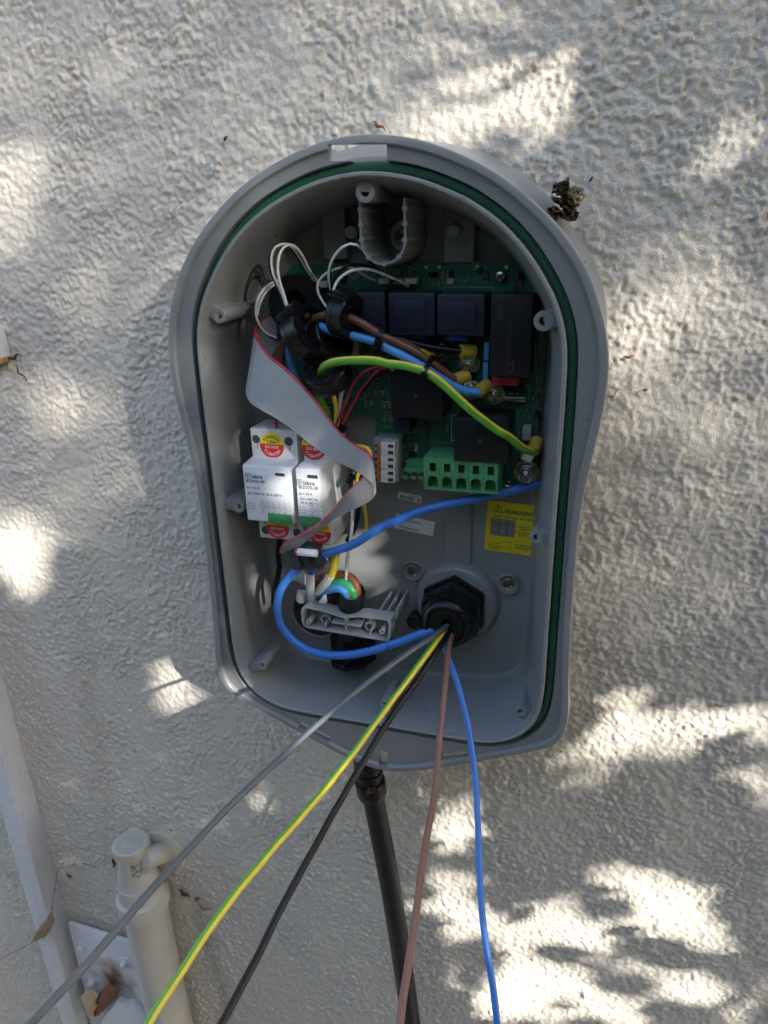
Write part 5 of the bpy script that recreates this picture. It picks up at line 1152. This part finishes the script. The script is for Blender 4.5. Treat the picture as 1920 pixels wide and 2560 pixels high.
lf = leaf_mesh('dry_leaf', [ZW('b3', x, y, 44) for x, y in ((200, 1030), (232, 965), (262, 915), (300, 880), (312, 868), (322, 835), (342, 833), (345, 862), (352, 885), (338, 930), (322, 955), (290, 995), (270, 1000), (235, 1018))], M_LEAFDRY, 'brown dry leaf hanging on a cobweb thread over the trunking', 'leaf')
leaf_mesh('dry_leaf', [ZW('b3', x, y, 56) for x, y in ((520, 1380), (560, 1340), (605, 1335), (635, 1370), (615, 1410), (632, 1440), (605, 1480), (612, 1510), (570, 1515), (545, 1450))], M_LEAFTAN, 'pale tan curled leaf caught under the plate bolt', 'leaf', .004)
leaf_mesh('dry_leaf', [ZW('b3', x, y, 60) for x, y in ((640, 1360), (700, 1290), (775, 1330), (760, 1380), (700, 1440), (640, 1500), (600, 1510), (620, 1440))], mat('rusty_leaf', (.20, .09, .045), .75, var=.4, vscale=70), 'rust brown crumpled leaf litter on the plate', 'leaf', .004)
for pts, lb, bs in (([(335, 835), (345, 740), (362, 640), (378, 555), (430, 535), (490, 522), (570, 522), (640, 552)], 'dark dusty cobweb thread rising from the dry leaf', ((345, 745), (360, 650), (365, 600), (395, 548), (575, 524))), ([(205, 1030), (140, 1065), (70, 1100), (0, 1138), (-60, 1160)], 'dark dusty cobweb thread below the dry leaf, running left', ((100, 1085), (165, 1052)))):
    th_ = MB(); L_ = [ZW('b3', x, y, 46 if i not in (6, 7) else 70) for i, (x, y) in enumerate(pts)]
    th_.tube(L_, lambda f: .00022 + .0004 * max(0, math.sin(f * 31)) ** 8, 6); tag(th_.build('cobweb_thread', M_DEBRIS), lb, 'cobweb')
cw = MB()
for a, b in (((790, 555), (918, 510)), ((918, 510), (905, 605)), ((905, 605), (790, 560)), ((800, 590), (890, 530)), ((830, 555), (870, 610)), ((850, 530), (905, 580)), ((815, 600), (905, 560))): cw.tube([ZW('b3', a[0], a[1], 33), ZW('b3', (a[0] + b[0]) / 2 + 4, (a[1] + b[1]) / 2 + 5, 32.5), ZW('b3', b[0], b[1], 33)], .00028, 5)
tag(cw.build('spider_web', M_DEBRIS), 'small tangled dark web stuck to the pipe tee', 'cobweb')
# withered clump on the right shoulder of the enclosure
wl = thing('withered_leaf_clump', 'dark brown withered leaf clump clinging to the upper right shoulder', 'leaf clump', tuple(W(1410, 520, 60)))
ZOOM['N'] = (1340, 320, 580)
def clump(cx, cy, rx, ry, t, n, m, name):
    b = MB()
    for i in range(n):
        a = random.random() * 2 * PI; q = random.random() ** .6; p = ZW('N', cx + rx * q * math.cos(a), cy + ry * q * math.sin(a), t + random.uniform(-6, 6))
        d = Vector((random.gauss(0, 1), random.gauss(0, .7), random.gauss(0, 1))).normalized(); e_ = d.orthogonal().normalized(); e_ = (e_ * random.uniform(-1, 1) + d.cross(e_) * random.uniform(-1, 1)).normalized(); g_ = d.cross(e_) * .0012
        s_ = random.uniform(.0016, .0045)
        b.add([p - d * s_, p - d * s_ * .3 + e_ * s_ * .5 + g_, p + d * s_ * .5 + e_ * s_ * .4 - g_, p + d * s_, p + d * s_ * .4 - e_ * s_ * .5 + g_, p - d * s_ * .4 - e_ * s_ * .45 - g_, p + d.cross(e_) * .0006], [(0, 1, 6), (1, 2, 6), (2, 3, 6), (3, 4, 6), (4, 5, 6), (5, 0, 6)])
    return b.build(name, m, wl, smooth=False)
clump(185, 440, 62, 50, 52, 22, M_LEAFDARK, 'withered_blades'); clump(215, 530, 65, 40, 54, 30, M_LEAFDARK, 'withered_blades'); clump(135, 612, 52, 34, 47, 22, M_LEAFDARK, 'withered_blades'); clump(245, 612, 40, 40, 53, 22, M_LEAFDARK, 'withered_blades'); clump(278, 490, 34, 50, 58, 60, mat('straw_fluff', (.36, .29, .17), .9, var=.3, vscale=200), 'straw_fluff')
def big_blade(pts, t0):
    Q_ = []
    for i in range(len(pts)):
        (xa, ya), (xb, yb) = pts[i], pts[(i + 1) % len(pts)]
        Q_ += [(xa + random.uniform(-4, 4), ya + random.uniform(-4, 4)), ((xa + xb) / 2 + random.uniform(-7, 7), (ya + yb) / 2 + random.uniform(-7, 7))]
    n = len(Q_); cx = sum(p[0] for p in Q_) / n; cy = sum(p[1] for p in Q_) / n; vs = []
    for f in (1., .62, .3):
        for x, y in Q_: vs.append(ZW('N', cx + (x - cx) * f, cy + (y - cy) * f, t0 + random.uniform(-3.2, 3.2) + (1 - f) * random.uniform(-3, 3)))
    vs.append(ZW('N', cx, cy, t0)); k = len(vs); vs += [v + Vector((0, .0005, 0)) for v in vs]; fs = []
    for b_ in (0, k):
        for r_ in (0, 1): fs += [(b_ + r_ * n + i, b_ + r_ * n + (i + 1) % n, b_ + (r_ + 1) * n + (i + 1) % n, b_ + (r_ + 1) * n + i) for i in range(n)]
        fs += [(b_ + 2 * n + i, b_ + 2 * n + (i + 1) % n, b_ + 3 * n) for i in range(n)]
    fs += [(i, (i + 1) % n, k + (i + 1) % n, k + i) for i in range(n)]
    mk('withered_leaf', vs, fs, M_LEAFDARK, wl, True, 25)
for q, t0 in (([(110, 470), (112, 440), (140, 408), (170, 385), (205, 372), (240, 385), (242, 425), (222, 455), (180, 468), (140, 462)], 44), ([(72, 592), (95, 574), (125, 568), (165, 580), (195, 612), (190, 648), (150, 660), (118, 642), (100, 620)], 38), ([(106, 505), (125, 482), (160, 492), (185, 525), (172, 548), (130, 532)], 45), ([(195, 650), (215, 610), (245, 575), (280, 570), (292, 598), (282, 635), (250, 662), (220, 668)], 47), ([(170, 545), (200, 510), (250, 520), (285, 545), (300, 560), (250, 575), (205, 570)], 47), ([(220, 385), (232, 350), (240, 372)], 46), ([(110, 430), (122, 400), (150, 405)], 45), ([(270, 545), (315, 540), (295, 575)], 50)): big_blade(q, t0)
# scattered bits stuck on the stucco
def bit(k, x, y, ln, ang, wd_, m, label, cat='debris'):
    p = ZW(k, x, y, 76); s_ = ln; d = Vector((math.cos(ang), 0, math.sin(ang))); e_ = Vector((-d.z, 0, d.x)); up_ = Vector((0, -.0012, 0))
    b = MB(); n = 6
    pts = [p + d * s_ * (i / n - .5) + e_ * s_ * .08 * math.sin(i * 1.7) + up_ * (1 + math.sin(PI * i / n)) for i in range(n + 1)]
    vs_, fs_, _ = tube_geo(pts, lambda f: max(.0002, wd_ * math.sin(PI * min(max(f, .08), .92))), 6, True, .001)
    tag(b.add(vs_, fs_).build('wall_debris', m), label, cat, 'dry bits stuck to the stucco')
bit('D', 820, 272, .010, -.55, .0012, M_RUSTBIT, 'reddish brown splinter on the wall above the top slot')
bit('D', 490, 300, .004, .8, .0012, M_DEBRIS, 'dark speck on the wall left of the dome')
bit('N', 395, 368, .004, .9, .0009, M_DEBRIS, 'tiny dark fleck right of the withered leaf clump')
bit('N', 665, 1632, .007, .1, .0009, M_RUSTBIT, 'tiny orange brown insect husk right of the enclosure')
bit('N', 555, 1900, .012, .7, .0003, M_DEBRIS, 'thin dark hair lying on the wall right of the enclosure')
bit('N', 780, 1868, .003, .2, .0011, M_DEBRIS, 'dark dot on the wall right of the thin hair')
bit('b3', 455, 585, .0085, -.5, .0016, M_RUSTBIT, 'small brown seed husk between trunking and pipe')
bit('b3', 745, 505, .017, 1.45, .0016, M_DEBRIS, 'dark withered stick beside the pipe tee')
bit('b3', 1285, 735, .006, .3, .0025, M_RUSTBIT, 'red brown blob of debris right of the cream pipe')
bit('b3', 1330, 795, .018, -.1, .0016, mat('orange_husk', (.30, .16, .09), .8, var=.3), 'orange brown husk caught in the corner right of the pipe')
bit('b3', 1200, 700, .014, -.6, .0024, M_DEBRIS, 'dark dust clump right of the pipe collar')
bit('b3', 410, 980, .009, .7, .0018, M_DEBRIS, 'dead black fly at the corner of the white plate')
bit('b3', 1375, 245, .006, .9, .001, M_DEBRIS, 'dark crumb just above the grey wire')
bit('b3', 200, 15, .010, 1.4, .0005, M_DEBRIS, 'short dark cobweb strand above the trunking')
bit('b3', 1115, 290, .005, -.2, .0005, M_DEBRIS, 'short dark thread above the pipe flange')
for lab, x, y, l_, a_ in (('thin twig piece at the foot of the white corner box', 40, 892, .016, .35), ('fine dark stem below the white corner box', 55, 930, .018, -1.0), ('dark bark flake beside the white corner box', 28, 893, .012, -.2)): bit('s', x / 1.15732 * 1659 / 1659 * 1.0 * 1.15732, y, l_, a_, .0006 if 'fine' in lab else .0011, M_DEBRIS, lab)

# ================================================================== TREE that dapples the wall (stands to the right, behind the photographer)
D_ = lambda x, y: (x * 1.15732, y * 1.15732)
def to_wall(p):
    """where the sun carries the shadow of p on the wall"""
    k = p.y / SUN.y; q = p - SUN * k; return q.x, q.z
# open places in the crown, listed by where their light lands: (x, y, depth, half width mm, half height mm, turn deg, openness)
GAPS = []
for x, y, rx, ry, a, s_ in ((1060, 60, 110, 45, -10, .7), (1120, 165, 110, 55, -10, 1), (1010, 255, 150, 42, -12, .95), (1150, 265, 75, 60, 0, .9), (940, 300, 60, 35, 0, .8), (652, 120, 22, 70, 18, .75), (630, 255, 50, 22, -20, .7), (560, 345, 30, 18, -35, .9), (480, 200, 30, 20, 0, .3),
                         (1560, 315, 95, 42, -42, 1), (1625, 270, 35, 32, 0, .9), (1470, 492, 26, 22, 0, .7), (1340, 700, 42, 55, 0, .8), (1335, 830, 26, 80, 0, .85), (1410, 705, 70, 26, -15, .6), (1640, 720, 25, 60, 0, .5), (1500, 640, 30, 20, 0, .3),
                         (30, 380, 62, 38, 0, .95), (20, 497, 26, 20, 0, .9), (130, 870, 46, 26, 35, .75), (92, 842, 26, 14, 30, .8), (30, 1210, 52, 78, 0, 1), (85, 1150, 22, 26, 0, .9),
                         (1540, 1560, 130, 32, 4, 1), (1640, 1560, 60, 40, 0, 1), (1350, 1535, 70, 42, -15, .75), (1400, 1600, 110, 34, -8, .7), (1270, 1640, 60, 50, 0, .6), (1250, 1700, 45, 22, 0, .55), (1640, 1690, 55, 48, 0, .95), (1391, 1925, 115, 42, 18, 1), (1480, 1950, 80, 36, 15, 1), (1197, 1992, 42, 50, 0, 1), (1279, 2025, 52, 34, 0, 1), (1462, 2010, 130, 30, 0, .9), (1218, 2118, 62, 38, 0, .95), (1491, 2136, 85, 40, 5, 1), (1326, 2185, 95, 34, 10, 1), (1624, 2118, 32, 50, 0, .8), (1574, 2202, 42, 26, 0, 1), (1376, 2093, 95, 18, 0, .8), (1180, 2190, 50, 30, 0, .9),
                         (965, 1803, 48, 40, 0, 1), (983, 1974, 52, 58, 0, 1), (918, 1719, 30, 18, 0, .8), (1009, 1774, 32, 50, 0, .9), (972, 1901, 44, 24, 0, .9), (1100, 2018, 44, 48, 0, .95), (1118, 2120, 52, 58, 0, 1), (1063, 2167, 42, 42, 0, 1), (976, 2102, 24, 36, 0, .9), (877, 1956, 18, 40, 0, .8), (575, 1734, 22, 20, -40, 1), (710, 1755, 12, 26, -10, 1), (700, 1720, 20, 14, 0, .7), (845, 2146, 14, 34, 0, .8),
                         (350, 1330, 16, 44, 0, 1), (385, 1475, 52, 44, 30, .8), (350, 1500, 18, 40, 0, .9)):
    u, v = D_(x, y); c = W(u, v, 78); e_ = W(u + rx * 1.157, v, 78); f_ = W(u, v + ry * 1.157, 78)
    GAPS.append((c.x, c.z, (e_ - c).length, (f_ - c).length, math.radians(a), s_))
for u, v, t, rx, rz, a, s_ in ((770, 1215, 4, 11, 15, 0, 1), (850, 1230, 30, 13, 20, 0, .9), (905, 1400, 61, 24, 26, 0, .95), (890, 1562, 18, 20, 9, 0, 1), (640, 1480, 45, 20, 15, 20, .9), (690, 1440, 12, 9, 12, 0, .9), (712, 1235, 4, 9, 22, 0, .8), (680, 1110, 20, 15, 14, 0, .6), (830, 1480, 28, 16, 12, 0, 1), (1455, 778, 3, 7, 5, 15, 1), (1475, 690, 40, 6, 12, 0, 1), (1130, 378, 45, 28, 7, 0, .9), (1240, 410, 45, 14, 8, 0, .6), (760, 1740, 4, 12, 4, 0, .5), (1030, 2060, 40, 8, 20, 0, .4)):
    p = W(u, v, t); x, z = to_wall(p); GAPS.append((x, z, rx * .001, rz * .001, math.radians(a), s_))
GA = np.array(GAPS)
def openness(X, Z):
    o = np.zeros_like(X)
    for cx, cz, rx, rz, a, s_ in GA:
        dx, dz = X - cx, Z - cz; c, q = math.cos(a), math.sin(a); u = (dx * c - dz * q) / rx; v = (dx * q + dz * c) / rz
        r = np.sqrt(u * u + v * v) + .18 * np.sin(23 * u + 31 * X * 10) * np.sin(19 * v + 17 * Z * 10)
        o = np.maximum(o, s_ * np.clip((1.24 - r) / .22, 0, 1))
    return o
def pixel_grid(X, Z):
    c = (np.stack([X, np.zeros_like(X), Z], -1) - CAMP) @ ROT
    return (C0[0] + FPX * c[..., 0] / c[..., 2]) / 1.15732, (C0[1] - FPX * c[..., 1] / c[..., 2]) / 1.15732
def transmit(X, Z):
    """share of sunlight that should reach a spot of the wall"""
    o = openness(X, Z); u, v = pixel_grid(X, Z); T = np.full_like(X, .04)
    for cx, cy, rx, ry, a in ((330, 330, 560, 600, .105), (820, 150, 330, 330, .12), (1480, 880, 260, 420, .16), (1450, 1250, 260, 200, .10), (150, 950, 330, 300, .10), (300, 1750, 420, 420, .07), (1560, 420, 160, 120, .05)):
        r = ((u - cx) / rx) ** 2 + ((v - cy) / ry) ** 2; T = np.maximum(T, a * np.exp(-r ** 2.2 * .8))
    T = T * (.88 + .24 * (.5 + .5 * np.sin(X * 61 + 2 * np.sin(Z * 37)) * np.sin(Z * 53 + 2 * np.sin(X * 41))))
    seen = (X > -.66) & (X < .36) & (Z > .36) & (Z < 1.6)
    n = np.sin(X * 17 + 1.3 * np.sin(Z * 13)) * np.sin(Z * 21 + 1.7 * np.sin(X * 11 + 2)) + .5 * np.sin(X * 41 + Z * 33)
    return np.where(seen, np.maximum(T, o), np.where(n > .5, .95, np.where(n > 0, .3, .04)))
xs, zs, ds, ls = [], [], [], []
def leaves(sp, k0, k1, size, keepf):
    a = np.arange(-1.15, 1.45, sp); b = np.arange(.05, 2.0, sp); X, Zz = np.meshgrid(a, b); X = X.ravel() + RNG.uniform(-.5, .5, X.size) * sp * 2; Zz = Zz.ravel() + RNG.uniform(-.5, .5, Zz.size) * sp * 2
    k = RNG.uniform(0, 1, X.size) < keepf(transmit(X, Zz)); n = int(k.sum())
    kk = RNG.uniform(k0, k1, n)
    if k1 < 3: kk = kk - .62 * np.clip((X[k] + .12) / .12, 0, 1)
    xs.append(X[k]); zs.append(Zz[k]); ds.append(kk); ls.append(np.full(n, size))
near = lambda T: np.clip((.085 - T) / .03, 0, 1)
leaves(.0130, 1.45, 1.85, 1., near); leaves(.0130, 1.85, 2.3, 1., near); leaves(.0130, 2.2, 2.7, 1., near)
leaves(.0085, 3.8, 5.2, .78, lambda T: np.clip(-np.log(np.maximum(T, .02)) / 2.4, 0, 1) * (T < .97))
X = np.concatenate(xs); Zz = np.concatenate(zs); K_ = np.concatenate(ds); LS = np.concatenate(ls)
Sn = np.array(SUN); P = np.stack([X, np.zeros_like(X), Zz], 1) + Sn[None] * K_[:, None]
nL = len(P); ax = RNG.standard_normal((nL, 3)); nr = Sn[None] * 1.2 + RNG.standard_normal((nL, 3)) * .7; nr /= np.linalg.norm(nr, axis=1)[:, None]
ax -= nr * (ax * nr).sum(1)[:, None]; ax /= np.linalg.norm(ax, axis=1)[:, None]; sd_ = np.cross(nr, ax)
ln = RNG.uniform(.012, .019, nL)[:, None] * LS[:, None]; wd_ = ln * RNG.uniform(.40, .55, nL)[:, None]
V = np.stack([P - ax * ln, P - ax * ln * .1 + sd_ * wd_ + nr * wd_ * .35, P + ax * ln, P - ax * ln * .1 - sd_ * wd_ + nr * wd_ * .35], 1).reshape(-1, 3)
idx = np.arange(nL)[:, None] * 4; F = np.concatenate([idx + np.array([[0, 1, 2]]), idx + np.array([[0, 2, 3]])], 0)
TREE = thing('leafy_tree', 'leafy tree right of the photographer whose crown dapples the wall', 'tree', (.98, -1.60, 0))
me = bpy.data.meshes.new('crown'); me.vertices.add(len(V)); me.vertices.foreach_set('co', V.astype('f').ravel()); me.loops.add(F.size); me.loops.foreach_set('vertex_index', F.astype('i').ravel()); me.polygons.add(len(F)); me.polygons.foreach_set('loop_start', np.arange(0, F.size, 3, dtype='i')); me.update(calc_edges=True)
link_mesh('crown', me, M_LEAF, TREE, smooth=False)
def SW(x, z, k): return Vector((x, 0, z)) + SUN * k
tk = [Vector((.98, -1.60, -.02)), Vector((.96, -1.55, .6)), Vector((.92, -1.50, 1.3)), SW(-.98, 1.15, 2.5), SW(-.9, 1.65, 2.6)]
vs_, fs_, _ = tube_geo(tk, lambda f: .060 * (1 - .65 * f), 16, True, .06); MB().add(vs_, fs_).build('trunk', M_BARK, TREE)
def limb(pts, r0, r1, name='branch'):
    vs_, fs_, _ = tube_geo(pts, lambda f: r0 + (r1 - r0) * f, 8, True, .03); MB().add(vs_, fs_).build(name, M_BARK, TREE)
def wpt(x, y, k): u, v = D_(x, y); p = W(u, v, 78); return SW(p.x, p.z, k)
limb([tk[3], SW(-.7, 1.66, 2.5), SW(-.2, 1.74, 2.4), SW(.3, 1.74, 2.3), SW(.75, 1.8, 2.2)], .022, .006); limb([tk[3], SW(-1.1, 1.5, 2.4), SW(-1.2, 1.75, 2.3)], .018, .006); limb([tk[2], SW(-.9, .30, 2.4), SW(-.4, .16, 2.2), SW(.4, .2, 2.0)], .018, .006); limb([SW(.3, 1.74, 2.3), SW(.6, 1.4, 2.1), SW(.7, .9, 1.9), SW(.6, .5, 1.7)], .010, .005)
limb([SW(.3, 1.74, 2.3), wpt(1420, 50, 1.5), wpt(1240, 90, 1.15), wpt(1050, 135, 1.1), wpt(850, 165, 1.1)], .0075, .0035, 'twig'); limb([wpt(1190, 100, 1.14), wpt(1080, 200, 1.1), wpt(930, 235, 1.1)], .0045, .002, 'twig'); limb([wpt(1130, 118, 1.12), wpt(1010, 60, 1.1), wpt(900, 50, 1.1)], .004, .002, 'twig')
limb([wpt(1750, 2120, 1.75), wpt(1642, 2086, 1.7), wpt(1520, 2062, 1.65), wpt(1405, 2038, 1.6)], .006, .0022, 'twig'); limb([wpt(1720, 2020, 1.7), wpt(1640, 2085, 1.65), wpt(1534, 2178, 1.6), wpt(1420, 2160, 1.6), wpt(1311, 2122, 1.6)], .0055, .0045, 'twig'); limb([wpt(1420, 2050, 1.6), wpt(1365, 2066, 1.6), wpt(1270, 2085, 1.6), wpt(1175, 2072, 1.6)], .0032, .0022, 'twig'); limb([wpt(1659, 1640, 1.7), wpt(1500, 1675, 1.65), wpt(1350, 1720, 1.6)], .006, .003, 'twig')

# ---- added unseen hedge: tall part blocks the low sky, low part lets the sun over
def hedge(label, xa, xb, top, n):
    hd_ = thing('added_hedge', label, 'hedge', ((xa + xb) / 2, -2.8, 0), 'added hedges that block the low sky')
    L_ = np.stack([RNG.uniform(xa, xb, n), RNG.uniform(-3.2, -2.35, n), RNG.uniform(.02, top, n)], 1)
    L_[: n // 2, 1] = -2.35 + RNG.normal(0, .05, n // 2); L_[n // 2: n * 3 // 4, 2] = top + RNG.normal(0, .05, n * 3 // 4 - n // 2)
    a = RNG.standard_normal((n, 3)); a /= np.linalg.norm(a, axis=1)[:, None]; b = np.cross(a, RNG.standard_normal((n, 3))); b /= np.linalg.norm(b, axis=1)[:, None]
    q = RNG.uniform(.03, .05, n)[:, None]; V = np.stack([L_ - a * q, L_ + b * q * .5, L_ + a * q, L_ - b * q * .5], 1).reshape(-1, 3)
    F = (np.arange(n)[:, None] * 4 + np.arange(4)[None]); me = bpy.data.meshes.new('added_hedge_foliage'); me.from_pydata(V.tolist(), [], F.tolist()); me.update()
    link_mesh('added_hedge_foliage', me, mat('added_hedge_leaf', (.035, .07, .02), .55, var=.3, vscale=4), hd_, smooth=False)
    MB().box((xa + .05, -3.15, 0), (xb - .05, -2.45, top - .08)).build('added_hedge_branches', mat('added_hedge_core', (.03, .035, .018), .9, var=.4, vscale=6), hd_, smooth=False)
hedge('added tall dark green hedge behind the photographer, blocking the low sky', -4, 1.7, 2.5, 20000)
hedge('added low hedge right of the tall one, letting the sun over', 1.75, 4.5, 1.45, 8000)
